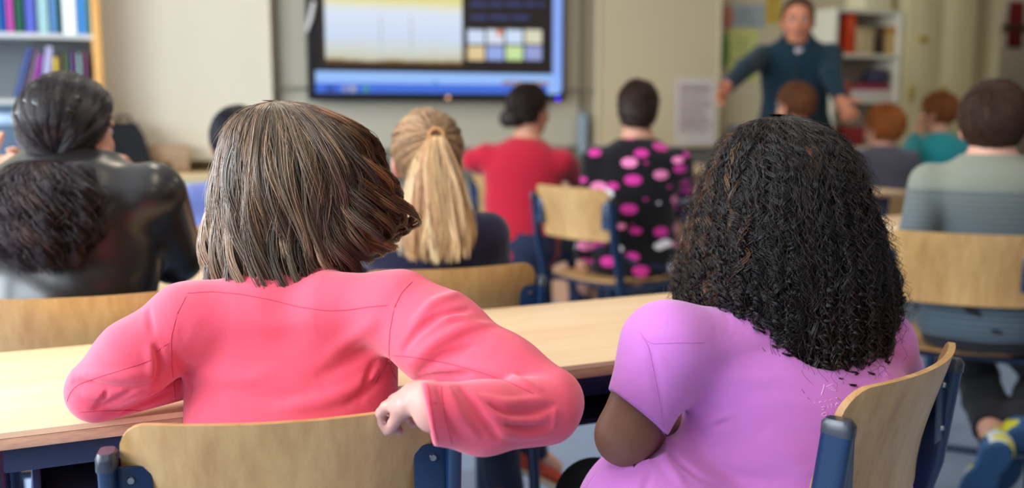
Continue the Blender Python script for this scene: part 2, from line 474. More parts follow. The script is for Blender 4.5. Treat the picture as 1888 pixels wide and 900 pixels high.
def structure(o): o['kind'] = 'structure'; return o
def wbox(name, lo, hi, mat, bev=0.0):
    lo = A3(*lo); hi = A3(*hi)
    return structure(B().box((lo + hi) / 2, hi - lo, bev=bev).build(name, mat))
T = 0.15
wbox('floor', (LEFT_X - T, BACK_Y - T, -0.2), (RIGHT_X + T, FRONT_Y + 3.0, 0.0), M_FLOOR)
wbox('ceiling', (LEFT_X - T, BACK_Y - T, CEIL_Z), (RIGHT_X + T, FRONT_Y + 3.0, CEIL_Z + 0.2), M_CEIL)
wbox('wall_back', (LEFT_X - T, BACK_Y - T, 0), (RIGHT_X + T, BACK_Y, CEIL_Z), plain('brown_bounce_cut', (120, 96, 74), 0.7, 0.2))  # unseen wall, brown tone made up to cut bounced light
wbox('wall_right', (RIGHT_X, BACK_Y, 0), (RIGHT_X + T, FRONT_Y + 1.15, CEIL_Z), M_WALL)
# left wall with four window openings
b = B()
ys = [BACK_Y] + [q for w in WIN_Y for q in (w - 0.85, w + 0.85)] + [FRONT_Y + T]
for i in range(0, len(ys), 2):
    b.box((LEFT_X - T / 2, (ys[i] + ys[i + 1]) / 2, CEIL_Z / 2), (T, ys[i + 1] - ys[i], CEIL_Z))
for w in WIN_Y:
    b.box((LEFT_X - T / 2, w, 0.45), (T, 1.7, 0.9)); b.box((LEFT_X - T / 2, w, 2.8), (T, 1.7, 0.4))
structure(b.build('wall_left', M_WALL, smooth=False))
mg, nt, bb, N, L = nodes('window_glass'); setp(bb, rough=0.02); bb.inputs['Transmission Weight'].default_value = 1.0
for i, w in enumerate(WIN_Y):
    b = B()
    for yy in (-0.82, 0, 0.82): b.box((LEFT_X - 0.1, w + yy, 1.75), (0.06, 0.06, 1.7))
    for zz in (0.93, 2.57): b.box((LEFT_X - 0.1, w, zz), (0.06, 1.7, 0.06))
    o = structure(b.build('window_%d' % (i + 1), M_WHITEP, smooth=False))
    g = B().box((LEFT_X - 0.1, w, 1.75), (0.008, 1.6, 1.6)).build('pane', mg, o, smooth=False)
    B().box((LEFT_X + 0.06, w, 0.9), (0.2, 1.7, 0.03), bev=0.006).build('window_sill', M_WHITEP, o)
# front wall: door opening to the corridor at the right end
DX0, DX1 = 6.70, 7.72
b = B()
b.box(((LEFT_X + DX0) / 2, FRONT_Y + T / 2, CEIL_Z / 2), (DX0 - LEFT_X, T, CEIL_Z))
b.box(((DX1 + RIGHT_X) / 2, FRONT_Y + T / 2, CEIL_Z / 2), (RIGHT_X - DX1, T, CEIL_Z))
b.box(((DX0 + DX1) / 2, FRONT_Y + T / 2, 2.6), (DX1 - DX0, T, 0.8))
structure(b.build('wall_front', M_WALL, smooth=False))
wbox('wall_corridor', (5.0, FRONT_Y + 1.0, 0), (RIGHT_X, FRONT_Y + 1.15, CEIL_Z), plain('corridor_paint', (186, 182, 172), 0.8, 0.2))
wbox('wall_corridor_side', (5.0, FRONT_Y + T, 0), (5.15, FRONT_Y + 1.0, CEIL_Z), M_WALL)
b = B()
for x in (DX0 + 0.03, DX1 - 0.03): b.box((x, FRONT_Y - 0.01, 1.08), (0.08, 0.24, 2.16), bev=0.008)
b.box(((DX0 + DX1) / 2, FRONT_Y - 0.01, 2.18), (DX1 - DX0 + 0.02, 0.24, 0.08), bev=0.008)
d = structure(b.build('door_1', plain('cream_door_frame', (214, 202, 160), 0.5, 0.4)))
b = B().box((0, 0, 1.07), (0.86, 0.045, 2.08), bev=0.006)
leaf = b.build('door_leaf', M_WHITEP, d); leaf.location = (DX0 + 0.075, FRONT_Y + 0.20 + 0.43, 0); leaf.rotation_euler = (0, 0, math.radians(88))
for z in (0.35, 1.30, 1.72):
    B().box((DX0 + 0.088, FRONT_Y + 0.03, z), (0.05, 0.09, 0.15), bev=0.01).build('hinge', M_BLACK, d)
B().box(((LEFT_X + DX0) / 2, FRONT_Y - 0.008, 0.05), (DX0 - LEFT_X, 0.016, 0.1)).build('baseboard_front', M_GREYP)['kind'] = 'structure'

# corridor notice board with dark red poster (seen through the doorway)
e = empty('notice_board', (8.0, FRONT_Y + 0.994, 1.45), 'grey notice board with dark wood rim on the corridor wall beyond the doorway', 'notice board')
B().box((0, -0.012, 0.05), (1.6, 0.02, 0.74)).build('board', plain('grey_felt', (176, 174, 168), 0.9, 0.1), e)
b = B()
for z in (-0.34, 0.44): b.box((0, -0.018, z), (1.66, 0.035, 0.05))
for x in (-0.8, 0.8): b.box((x, -0.018, 0.05), (0.05, 0.035, 0.83))
b.build('rim', plain('dark_brown_rim', (52, 40, 34), 0.6, 0.3), e)
q = PY(1874, 45, FRONT_Y + 0.96)
tag(B().box((q[0], FRONT_Y + 0.966, q[2]), (0.20, 0.006, 0.42), bev=0.002).build('poster', plain('dark_red_print', (96, 22, 34), 0.7, 0.2, 0, 0.3, 6)),
    'dark red poster pinned to the grey corridor notice board', 'poster')

# ---------------- wall boards: two swung-out wings and the back board behind the screen
def fx(u, y=FRONT_Y, v=100): return PY(u, v, y)[0]
def board(name, label, x0, x1, z0, z1, depth, mat, y=FRONT_Y):
    e = empty(name, ((x0 + x1) / 2, y - 0.004, z0), label, 'whiteboard')
    w = x1 - x0; h = z1 - z0
    B().box((0, -depth + 0.012, h / 2), (w - 0.02, 0.024, h - 0.02)).build('panel', mat, e, smooth=False)
    if depth > 0.06:
        for s in (-1, 1): B().box((s * (w / 2 - 0.08), -depth / 2 + 0.006, h * 0.5), (0.04, depth - 0.024, h * 0.8)).build('wall_bracket', M_ALU, e, smooth=False)
    b = B()
    for s in (-1, 1): b.box((s * w / 2, -depth + 0.01, h / 2), (0.018, 0.034, h))
    for z in (0, h): b.box((0, -depth + 0.01, z), (w + 0.018, 0.034, 0.018))
    b.build('rim', mat if depth > 0.06 else M_ALU, e, smooth=False)
    return e
ZB = 0.90
board('whiteboard', 'tall plain cream board wing left of the screen beside bookcase', fx(188, 5.66), fx(497, 5.66), 0.88, 2.35, 0.13, plain('pale_board_enamel', (222, 212, 190), 0.45, 0.35, 0, 0.02, 1.5))
board('whiteboard', 'tall cream board wing right of the screen with a notice at its corner', fx(1104, 5.66), fx(1327, 5.66), ZB, 2.35, 0.13, M_BOARD)
bk = board('whiteboard', 'greyish back board mounted behind the big screen', fx(512), fx(1064), ZB, 2.35, 0.035, M_BOARD2)
b = B().box((0, -0.06, 0.36), (2.2, 0.012, 0.012)); b.build('seam_rail', M_ALU, bk, smooth=False)
# ledge strip below the boards
e = empty('pen_ledge', ((fx(860) + fx(1420)) / 2, FRONT_Y, 0.80), 'dark grey ledge running along the wall below the cream boards', 'ledge')
B().box((0, -0.05, 0), (fx(1420) - fx(500) + 0.4, 0.10, 0.13), bev=0.006).build('rail', M_GREYP, e)
B().box((0, -0.105, -0.055), (fx(1420) - fx(500) + 0.4, 0.015, 0.02)).build('lip', M_ALU, e)
# paper notice at the corner of right wing (unreadable lines of print)
yN = FRONT_Y - 0.137
x0, x1 = fx(1246, yN, 205), fx(1318, yN, 205); z0, z1 = PY(1280, 266, yN)[2], PY(1280, 146, yN)[2]
e = empty('paper_notice', ((x0 + x1) / 2, yN, z0), 'white paper notice with grey lines of print on the right cream board', 'notice')
w, h = x1 - x0, z1 - z0
B().box((0, -0.002, h / 2), (w, 0.003, h)).build('sheet', plain('notice_paper', (222, 212, 208), 0.9, 0.1, 0, 0.01), e, smooth=False)
b = B()
for i in range(17):
    z = h * (0.9 - i * 0.044); ln = w * (0.62 if i % 5 == 4 else 0.80) * (0.9 + 0.1 * math.sin(i * 3.1))
    x = -w * 0.42
    while x < -w * 0.42 + ln:
        l = w * random.uniform(0.04, 0.13); b.box((x + l / 2, -0.0045, z), (l, 0.002, h * 0.017 if i not in (0, 1, 13) else h * 0.026)); x += l + w * 0.025
b.build('print', plain('notice_ink', (140, 112, 118), 0.9, 0.1), e, smooth=False)
# small pen pot / blue bottle standing on ledge
tag(B().cyl((fx(1076, 5.69, 240), 5.69, 0.862), (fx(1076, 5.69, 240), 5.69, 1.10), 0.036).cyl((fx(1076, 5.69, 240), 5.69, 1.10), (fx(1076, 5.69, 240), 5.69, 1.13), 0.02).build('bottle', plain('pale_blue_plastic', (122, 138, 148), 0.4, 0.4)),
    'pale blue spray bottle on the ledge right of the screen', 'bottle')
q = fx(1366, 5.69, 220)
tag(B().box((q, 5.70, 0.945), (0.12, 0.08, 0.16), bev=0.01).box((q, 5.70, 1.02), (0.13, 0.09, 0.02), bev=0.005).build('box', plain('slate_blue_card', (92, 112, 130), 0.6, 0.3)),
    'small slate blue box on the ledge beside the teacher', 'box')

# ---------------- posters right of the board
yP = FRONT_Y - 0.006
def poster(u0, v0, u1, v1, rgb, name, label, cat, extra=None):
    a = PY(u0, (v0 + v1) / 2, yP)[0]; c = PY(u1, (v0 + v1) / 2, yP)[0]; um = (u0 + u1) / 2
    zt, zb = PY(um, v0, yP)[2], PY(um, v1, yP)[2]
    e = empty(name, ((a + c) / 2, FRONT_Y, zb), label, cat)
    B().box((0, -0.004, (zt - zb) / 2), (c - a, 0.004, zt - zb)).build('sheet', plain(label[:12], rgb, 0.85, 0.15, 0, 0.08, 9), e, smooth=False)
    b = B(); 
    for i in range(6):
        b.box((random.uniform(-.1, .1) * (c - a), -0.0075, (zt - zb) * (0.15 + 0.13 * i)), ((c - a) * random.uniform(0.4, 0.7), 0.002, (zt - zb) * 0.045))
    b.build('print', plain('print_' + label[:12], tuple(int(x * 0.82) for x in rgb), 0.85, 0.15), e, smooth=False)
poster(1345, 8, 1410, 50, (166, 176, 178), 'poster', 'pale blue grey poster pinned highest on the wall left of the teacher', 'poster')
poster(1342, 54, 1398, 150, (204, 206, 130), 'poster', 'yellow green poster below the blue grey poster by the teacher', 'poster')
poster(1412, -14, 1440, 44, (214, 180, 86), 'poster', 'narrow golden yellow poster close to the teacher', 'poster')
tag(B().sphere((PY(1341, 32, yP)[0], yP - 0.008, PY(1341, 32, yP)[2]), 0.075, (0.6, 0.12, 1.1)).build('paper_cutout', plain('pink_paper', (196, 128, 112), 0.8, 0.2)),
    'pink oval paper cutout left of the blue grey poster', 'paper cutout')
tag(B().sphere((PY(1336, 92, yP)[0], yP - 0.008, PY(1336, 92, yP)[2]), 0.07, (0.5, 0.12, 1.8)).build('paper_cutout', plain('green_paper', (112, 148, 70), 0.8, 0.2)),
    'green oval paper cutout left of the yellow green poster', 'paper cutout')

# ---------------- interactive screen
yS = FRONT_Y - 0.16
sx0, sx1 = fx(569, yS, 100), fx(1044, yS, 100); sw = sx1 - sx0
zb_ = PY(806, 186, yS)[2]; sh = sw * 0.60
e = empty('interactive_screen', ((sx0 + sx1) / 2, yS, zb_), 'large wall screen with thick black bezel showing a bright document and thumbnails', 'screen')
b = B().box((0, 0.03, sh / 2), (sw, 0.06, sh), bev=0.012); b.build('housing', M_BLACK, e)
B().box((0, 0.084, sh / 2), (0.5, 0.05, 0.4)).build('wall_bracket', M_ALU, e, smooth=False)
def sx(u, v=100): return fx(u, yS - 0.002, v) - (sx0 + sx1) / 2
def szz(u, v): return PY(u, v, yS - 0.002)[2] - zb_
def spane(name, u0, v0, u1, v1, mat, dy=0.003, zt=None):
    um = (u0 + u1) / 2
    a, c, zl, zh = sx(u0, (max(v0, 0) + v1) / 2), sx(u1, (max(v0, 0) + v1) / 2), szz(um, v1), (szz(um, v0) if zt is None else zt)
    return B().box(((a + c) / 2, -dy / 2, (zl + zh) / 2), (c - a, dy, zh - zl)).build(name, mat, e, smooth=False)
SB = 1.0
spane('display', 584, 0, 1032, 172, emit('screen_dark', (46, 38, 36), SB * 0.6), 0.002, sh - 0.05)
# bright page: vertical gradient in the picture shown (blue white to cream with golden brown foot)
m, nt, bb, N, L = nodes('screen_page'); bb.inputs['Base Color'].default_value = (0.01, 0.01, 0.01, 1)
tc = N.new('ShaderNodeTexCoord'); sp = N.new('ShaderNodeSeparateXYZ'); L.new(tc.outputs['Generated'], sp.inputs[0])
nz = N.new('ShaderNodeTexNoise'); nz.inputs['Scale'].default_value = 5; L.new(tc.outputs['Generated'], nz.inputs['Vector'])
ma = N.new('ShaderNodeMath'); ma.operation = 'MULTIPLY_ADD'; ma.inputs[1].default_value = 0.06; L.new(nz.outputs['Fac'], ma.inputs[0]); L.new(sp.outputs['Z'], ma.inputs[2])
cr = N.new('ShaderNodeValToRGB'); L.new(ma.outputs[0], cr.inputs[0])
els = cr.color_ramp.elements
els[0].position = 0.0; els[0].color = lin((92, 60, 20)) + (1,)
els[1].position = 1.0; els[1].color = lin((230, 222, 150)) + (1,)
for p, c in ((0.05, (120, 84, 24)), (0.07, (206, 204, 180)), (0.16, (216, 222, 216)), (0.26, (212, 226, 250)), (0.46, (224, 236, 255)), (0.525, (234, 236, 214)), (0.58, (236, 226, 150))):
    q = els.new(p); q.color = lin(c) + (1,)
L.new(cr.outputs[0], bb.inputs['Emission Color']); bb.inputs['Emission Strength'].default_value = SB * 0.92; setp(bb, rough=0.3)
spane('page_picture', 599, 0, 852, 118, m, 0.004, sh * 0.90)
mk = emit('screen_page_marks', (200, 210, 216), SB * 0.9)
for k in (700, 756): spane('page_column', k, 30, k + 4, 108, mk, 0.005)
spane('taskbar', 582, 134, 1033, 172, emit('screen_taskbar', (150, 190, 250), SB), 0.004)
spane('taskbar_shade', 582, 155, 1010, 171.5, emit('screen_taskbar_blue', (62, 108, 220), SB), 0.005)
for u0, u1, c in ((600, 618, (40, 70, 160)), (632, 640, (150, 150, 170)), (645, 655, (180, 170, 170)), (670, 680, (70, 150, 140)), (798, 806, (90, 160, 190))):
    spane('taskbar_icon', u0, 158 if u0 < 790 else 148, u1, 169 if u0 < 790 else 154, emit('icon_%d' % u0, c, SB), 0.006)
spane('taskbar_tray', 926, 150, 1012, 156, emit('screen_tray', (176, 130, 90), SB * 0.8), 0.006)
spane('side_bar', 1019, 0, 1036, 168, emit('screen_sidebar', (140, 172, 246), SB), 0.004, sh - 0.05)
tx = emit('screen_blue_text', (70, 84, 150), SB * 0.6)
for r, v in enumerate((-60, -34, 8, 32)):
    u = 868
    while u < (1000 if r != 3 else 948):
        l = random.uniform(12, 34); spane('text_line', u, v - 3.5, min(u + l, 1002), v + 3.5, tx, 0.004); u += l + 6
thumb = [[(206, 220, 244), (216, 224, 240), (206, 222, 246), (216, 214, 190)], [(222, 200, 150), (150, 170, 226), (200, 226, 160), (150, 160, 214)]]
for r in range(2):
    for k in range(4):
        u0 = 862 + k * 35.2; v0 = 55 + r * 30
        spane('thumbnail', u0, v0, u0 + 31, v0 + 26, emit('thumb_%d_%d' % (r, k), thumb[r][k], SB), 0.004)
spane('thumbnail_mark', 916, 55, 926, 66, emit('thumb_orange', (214, 130, 84), SB), 0.006)
q = szz(826, 180)
B().cyl((sx(826, 180), -0.004, q), (sx(826, 180), 0.004, q), 0.010).build('power_button', emit('amber_light', (255, 190, 150), 1.6), e)
q = szz(1029, 182)
B().cyl((sx(1029, 182), -0.004, q), (sx(1029, 182), 0.004, q), 0.010).build('status_light', emit('blue_light', (70, 0, 255), 3.5), e)
# handle/stylus clipped at the left rim of the screen
q = PY(573, 34, yS - 0.02)
tag(B().tube([q + A3(0.02, 0, 0.09), q, q - A3(0.025, 0, 0.07)], [0.012, 0.013, 0.008], 10).build('stylus', plain('white_plastic', (206, 200, 196), 0.4, 0.4)),
    'white stylus clipped to the left rim of the big screen', 'stylus')

# ---------------- bookcase at the left with books
bx1 = fx(187, 5.42, 60); bx0 = bx1 - 1.0; yb = 5.42; dep = FRONT_Y - yb
e = empty('bookcase', ((bx0 + bx1) / 2, FRONT_Y, 0), 'grey shelved bookcase with honey coloured wooden sides against front wall', 'bookcase')
hw = (bx1 - bx0) / 2; M_SHELF = plain('grey_shelf_laminate', (186, 186, 184), 0.5, 0.4)
for s in (-1, 1): B().box((s * (hw - 0.02), -dep / 2, 1.0), (0.04, dep, 2.0), bev=0.003).build('side_panel', M_OAK, e)
shz = [0.06, 0.50, PY(90, 183, yb)[2], PY(90, 61, yb)[2], PY(90, 61, yb)[2] + 0.36]
for z in shz + [1.98]: B().box((0, -dep / 2 + 0.01, z - 0.012), (2 * hw - 0.08, dep - 0.02, 0.024)).build('shelf', M_SHELF, e, smooth=False)
B().box((0, -0.012, 1.0), (2 * hw - 0.08, 0.02, 1.96)).build('back_panel', plain('grey_back', (128, 134, 138), 0.7, 0.2), e, smooth=False)
def book(x, z, t, h, d, rgb, label, group, lean=0.0, y=None):
    bb = empty('book', (x, (yb + 0.03 if y is None else y), z), label, 'book', group)
    bb.rotation_euler = (0, lean, 0)
    c = plain('cover', rgb, 0.45, 0.4, 0, 0.05, 20)
    k = B()
    k.box((-t / 2 + 0.0015, d / 2, h / 2), (0.003, d, h)); k.box((t / 2 - 0.0015, d / 2, h / 2), (0.003, d, h)); k.box((0, 0.0015, h / 2), (t, 0.003, h))
    k.build('cover', c, bb, smooth=False)
    B().box((0, d / 2 + 0.002, h / 2), (t - 0.006, d - 0.012, h - 0.01)).build('pages', M_PAPER, bb, smooth=False)
    return bb
def bu(u, v=30): return fx(u, yb + 0.03, v)
row = [(-40, -30, (60, 90, 170), 'dark teal'), (-28, -16, (180, 180, 190), 'pale grey'), (-14, -1, (40, 120, 100), 'sea green'), (0, 9, (36, 92, 190), 'bright blue'), (11, 25, (176, 66, 150), 'magenta'), (27, 43, (16, 84, 62), 'dark green'),
       (45, 66, (78, 90, 176), 'violet blue'), (68, 90, (146, 182, 186), 'pale aqua'), (91, 105, (84, 128, 176), 'steel blue'), (106, 112, (40, 112, 84), 'slim green'), (114, 141, (232, 238, 244), 'wide white'),
       (143, 156, (60, 140, 214), 'sky blue and cream'), (157, 166, (90, 140, 150), 'slim grey green')]
for u0, u1, c, nm in row:
    a, d = bu(u0), bu(u1)
    book((a + d) / 2, shz[3], d - a - 0.002, 0.30 - 0.02 * random.random(), 0.22, c, nm + ' upright binder on the upper bookcase shelf', 'binders on the upper bookcase shelf')
row2 = [(22, 32, (66, 88, 150), 'blue', 0.30, 0.25), (36, 44, (84, 58, 90), 'plum', 0.27, 0.25), (45, 50, (170, 160, 168), 'thin pale', 0.25, 0.23), (52, 61, (170, 50, 160), 'magenta', 0.24, 0.21), (62, 68, (70, 60, 130), 'indigo', 0.2, 0.25), (72, 90, (160, 156, 186), 'lavender grey', 0.12, 0.25),
        (96, 108, (200, 170, 50), 'black and yellow', 0.03, 0.20), (109, 116, (60, 40, 70), 'dark plum', 0, 0.22), (117, 124, (104, 112, 60), 'olive', 0, 0.23), (126, 132, (70, 110, 110), 'teal grey', 0, 0.22), (133, 141, (110, 60, 116), 'purple', 0, 0.23), (143, 152, (130, 164, 160), 'pale green', 0, 0.22), (154, 164, (110, 60, 90), 'wine red', 0, 0.23)]
for u0, u1, c, nm, ln, h in row2:
    a, d = bu(u0, 150), bu(u1, 150)
    book((a + d) / 2, shz[2] + abs(math.sin(ln)) * (d - a) / 2 + 0.001, (d - a) * 0.9, h, 0.18, c, nm + (' leaning' if ln > 0.05 else ' upright') + ' book on the bookcase shelf behind the leather jacket', 'books on the second bookcase shelf', ln)
# storage crate on the lowest visible shelf
q = PY(22, 215, yb - 0.02); cw = 0.34
e = empty('storage_crate', (fx(18, yb, 215), yb + 0.16, shz[1]), 'slate blue plastic crate with pale label holder on lower bookcase shelf', 'crate')
M_CRATE = plain('slate_plastic', (72, 92, 112), 0.4, 0.4)
H = PY(20, 192, yb)[2] - shz[1]
b = B().prism([(-0.14, -0.17, 0), (0.14, -0.17, 0), (0.14, 0.15, 0), (-0.14, 0.15, 0)], (0, 0, 0.01))
for s in (-1, 1): b.box((s * 0.145, -0.01, H / 2), (0.01, 0.32, H), bev=0.002); b.box((0, -0.01 + s * 0.16, H / 2), (0.30, 0.01, H), bev=0.002)
b.build('body', M_CRATE, e)
B().box((0, -0.175, H - 0.015), (0.32, 0.03, 0.03), bev=0.006).build('rim', M_CRATE, e)
B().box((-0.03, -0.178, H - 0.07), (0.13, 0.008, 0.05), bev=0.003).build('label_holder', plain('pale_label', (160, 184, 206), 0.4, 0.4), e)

# ---------------- low counter below left board wing, with box, case and stand
cx0, cx1 = fx(205, 5.45, 310), fx(470, 5.45, 310); ct = PY(340, 322, 5.40)[2]
e = empty('low_cabinet', ((cx0 + cx1) / 2, FRONT_Y - 0.006, 0), 'low pale wood cabinet under the left board wing', 'cabinet')
B().box((0, -0.22, ct - 0.0125), (cx1 - cx0 + 0.03, 0.44, 0.025), bev=0.003).build('worktop', wood('pale_counter', (222, 196, 150), (206, 176, 128), 'X', 8, 5), e)
B().box((0, -0.21, (ct - 0.025) / 2), (cx1 - cx0, 0.40, ct - 0.025)).build('carcass', M_WHITEP, e, smooth=False)
for s in (-1, 1):
    dd = B().box((s * (cx1 - cx0) / 4, -0.42, ct / 2 - 0.01), ((cx1 - cx0) / 2 - 0.01, 0.02, ct - 0.06), bev=0.003).build('door', M_WHITEP, e)
    B().cyl((s * 0.04, -0.43, ct - 0.15), (s * 0.04, -0.46, ct - 0.15), 0.012).build('knob', M_ALU, dd)
qa, qb = fx(253, 5.52, 290), fx(349, 5.52, 290); hz = PY(300, 268, 5.52)[2] - ct
e = empty('cardboard_box', ((qa + qb) / 2, 5.60, ct), 'brown cardboard box on the low cabinet under left board', 'box')
B().box((0, 0, hz / 2), (qb - qa, 0.15, hz), bev=0.003).build('carton', M_CARD, e)
B().box((0, -0.076, hz * 0.5), (qb - qa, 0.001, 0.004)).box((0, 0, hz + 0.001), (qb - qa, 0.004, 0.001)).build('flap_seam', plain('card_seam', (140, 112, 88), 0.9, 0.1), e, smooth=False)
q0 = fx(232, 5.46, 270)
e = empty('carry_case', (q0, 5.52, ct), 'tall black carry case between bookcase and cardboard box', 'case')
hh = PY(230, 226, 5.5)[2] - ct
B().prism([(-0.14, -0.07, 0), (0.135, -0.07, 0), (0.09, -0.07, hh * 0.75), (0.055, -0.07, hh), (-0.08, -0.07, hh), (-0.13, -0.07, hh * 0.8)], (0, 0.14, 0)).build('shell', plain('black_nylon', (16, 16, 18), 0.7, 0.3), e)
B().tube([(-0.03, 0, hh), (-0.03, 0, hh + 0.03), (0.03, 0, hh + 0.03), (0.03, 0, hh)], 0.008).build('grip', M_BLACK, e)
q0 = fx(297, 5.42, 320)
e = empty('tablet_stand', (q0, 5.42, ct), 'small black stand in front of the cardboard box', 'stand')
zt = PY(297, 316, 5.42)[2] - ct
B().box((0, 0, max(zt, 0.05)), (0.11, 0.03, 0.02), bev=0.004).build('bar', M_BLACK, e)
for s in (-1, 1): B().box((s * 0.04, 0, max(zt, 0.05) / 2), (0.014, 0.03, max(zt, 0.05)), bev=0.002).build('leg', M_BLACK, e)

# ---------------- white shelf unit behind the teacher
rx0, rx1 = fx(1548, 5.5), fx(1672, 5.5)
e = empty('shelf_unit', ((rx0 + rx1) / 2, FRONT_Y, 0), 'white open shelf unit with files and boxes right of teacher', 'shelf unit')
hw = (rx1 - rx0) / 2; yb2 = 5.55; dep = FRONT_Y - yb2
rz = [0.05, PY(1610, 270, yb2)[2], PY(1610, 184, yb2)[2], PY(1610, 100, yb2)[2], PY(1610, 18, yb2)[2]]
for s in (-1, 1): B().box((s * (hw - 0.012), -dep / 2, (rz[-1]) / 2), (0.024, dep, rz[-1])).build('side_panel', M_WHITEP, e, smooth=False)
for z in rz: B().box((0, -dep / 2, z - 0.012), (2 * hw - 0.05, dep - 0.005, 0.026)).build('shelf', M_WHITEP, e, smooth=False)
B().box((0, -0.008, rz[-1] / 2), (2 * hw - 0.05, 0.012, rz[-1] - 0.02)).build('back_panel', plain('unit_back', (186, 178, 160), 0.7, 0.2), e, smooth=False)
def su(u): return fx(u, yb2 + 0.04, 120)
def item(u0, u1, z, h, rgb, name, label, cat, d=0.2, group=None, bev=0.004):
    a, c = su(u0), su(u1)
    it = empty(name, ((a + c) / 2, yb2 + 0.04, z), label, cat, group)
    m1 = plain(label[:14], rgb, 0.5, 0.4)
    B().box((0, d / 2, h / 2), (c - a, d, h), bev=bev).build('body', m1, it)
    return it
t = item(1559, 1575, rz[3], 0.30, (214, 68, 24), 'file', 'tall orange red file at the left end of the white shelf', 'file')
B().box((0, -0.001, 0.2), (0.04, 0.002, 0.08)).build('spine_label', plain('file_label', (226, 96, 60), 0.6, 0.3), t)
t = item(1577, 1609, rz[3], 0.18, (206, 184, 140), 'box', 'cream storage box beside the orange red file', 'box'); B().box((0, 0.1, 0.17), (0.175, 0.22, 0.03), bev=0.004).build('lid', plain('cream_lid', (196, 172, 126), 0.6, 0.3), t)
t = item(1612, 1628, rz[3], 0.20, (60, 40, 30), 'file', 'dark brown file between the cream box and the ochre box', 'file'); B().box((0, -0.001, 0.13), (0.04, 0.002, 0.06)).build('spine_label', plain('brown_label', (96, 70, 54), 0.6, 0.3), t)
t = item(1632, 1658, rz[3], 0.16, (202, 168, 104), 'box', 'ochre topped box at the right end of shelf', 'box'); B().box((0, 0.1, 0.175), (0.13, 0.21, 0.05), bev=0.004).build('lid', plain('ochre_lid', (190, 130, 50), 0.6, 0.3), t)
t = item(1580, 1640, rz[2] + 0.07, 0.04, (168, 36, 74), 'folder', 'crimson folder lying on white papers in the shelf unit', 'folder', 0.22)
t = item(1610, 1644, rz[2] + 0.11, 0.11, (64, 60, 82), 'pencil_case', 'dark slate pencil case on the crimson folder', 'pencil case', 0.12, None, 0.03)
t = item(1572, 1656, rz[2], 0.07, (214, 206, 200), 'paper_stack', 'thick stack of white papers on the middle shelf', 'papers', 0.23, None, 0.001)
t = item(1556, 1570, rz[2], 0.12, (196, 84, 60), 'book', 'short red book left of the white paper stack', 'book', 0.18)
t = item(1560, 1600, rz[1], 0.14, (150, 32, 40), 'folder', 'dark red folder stack on the lowest visible shelf of the white unit', 'folder', 0.2)
t = item(1590, 1640, rz[4], 0.12, (228, 218, 180), 'box', 'cream box standing on top of the white shelf unit', 'box', 0.2)

# ---------------- cream wall cupboard between shelf unit and doorway
qx0, qx1 = rx1 + 0.02, PY(1796, 100, 5.50)[0]
e = empty('tall_cupboard', ((qx0 + qx1) / 2, FRONT_Y, 0), 'tall cream cupboard with brass fittings between white shelves and doorway', 'cupboard')
M_CUP = plain('cream_cupboard', (206, 192, 148), 0.5, 0.35); M_BRASS = plain('brass', (190, 166, 84), 0.35, 0.5, 0.7)
cw = qx1 - qx0
B().box((0, -0.137, 1.1), (cw, 0.262, 2.2)).build('carcass', M_CUP, e, smooth=False)
for s, w2 in ((-1, 1), (1, 1)):
    dd = B().box((s * cw / 4, -0.28, 1.12), (cw / 2 - 0.008, 0.022, 2.12), bev=0.003).build('door', M_CUP, e)
    b = B(); b.box((s * cw / 4, -0.293, 1.12), (cw / 2 - 0.14, 0.006, 1.9), bev=0.002); b.build('moulding', M_CUP, dd)
    z = PY(1680, 172, 5.50)[2]
    B().box((s * cw / 4 - cw * 0.19, -0.30, z), (0.04, 0.02, 0.11), bev=0.006).build('lock_plate', M_BRASS, dd)
B().box((-cw * 0.3, -0.30, PY(1690, 72, 5.50)[2]), (0.09, 0.015, 0.05), bev=0.006).build('name_plate', M_BRASS, e)

# ---------------- ceiling lamps
for i, (lx, ly) in enumerate(LAMPS):
    e = empty('ceiling_lamp', (lx, ly, CEIL_Z), 'long white fluorescent ceiling lamp above the class', 'ceiling lamp', 'fluorescent ceiling lamps')
    B().box((0, 0, -0.03), (0.32, 1.25, 0.06), bev=0.01).build('housing', M_WHITEP, e)
    B().box((0, 0, -0.065), (0.27, 1.2, 0.012), bev=0.004).build('diffuser', emit('lamp_diffuser', (255, 238, 210), 2.0) if i == 0 else bpy.data.materials['lamp_diffuser'], e)
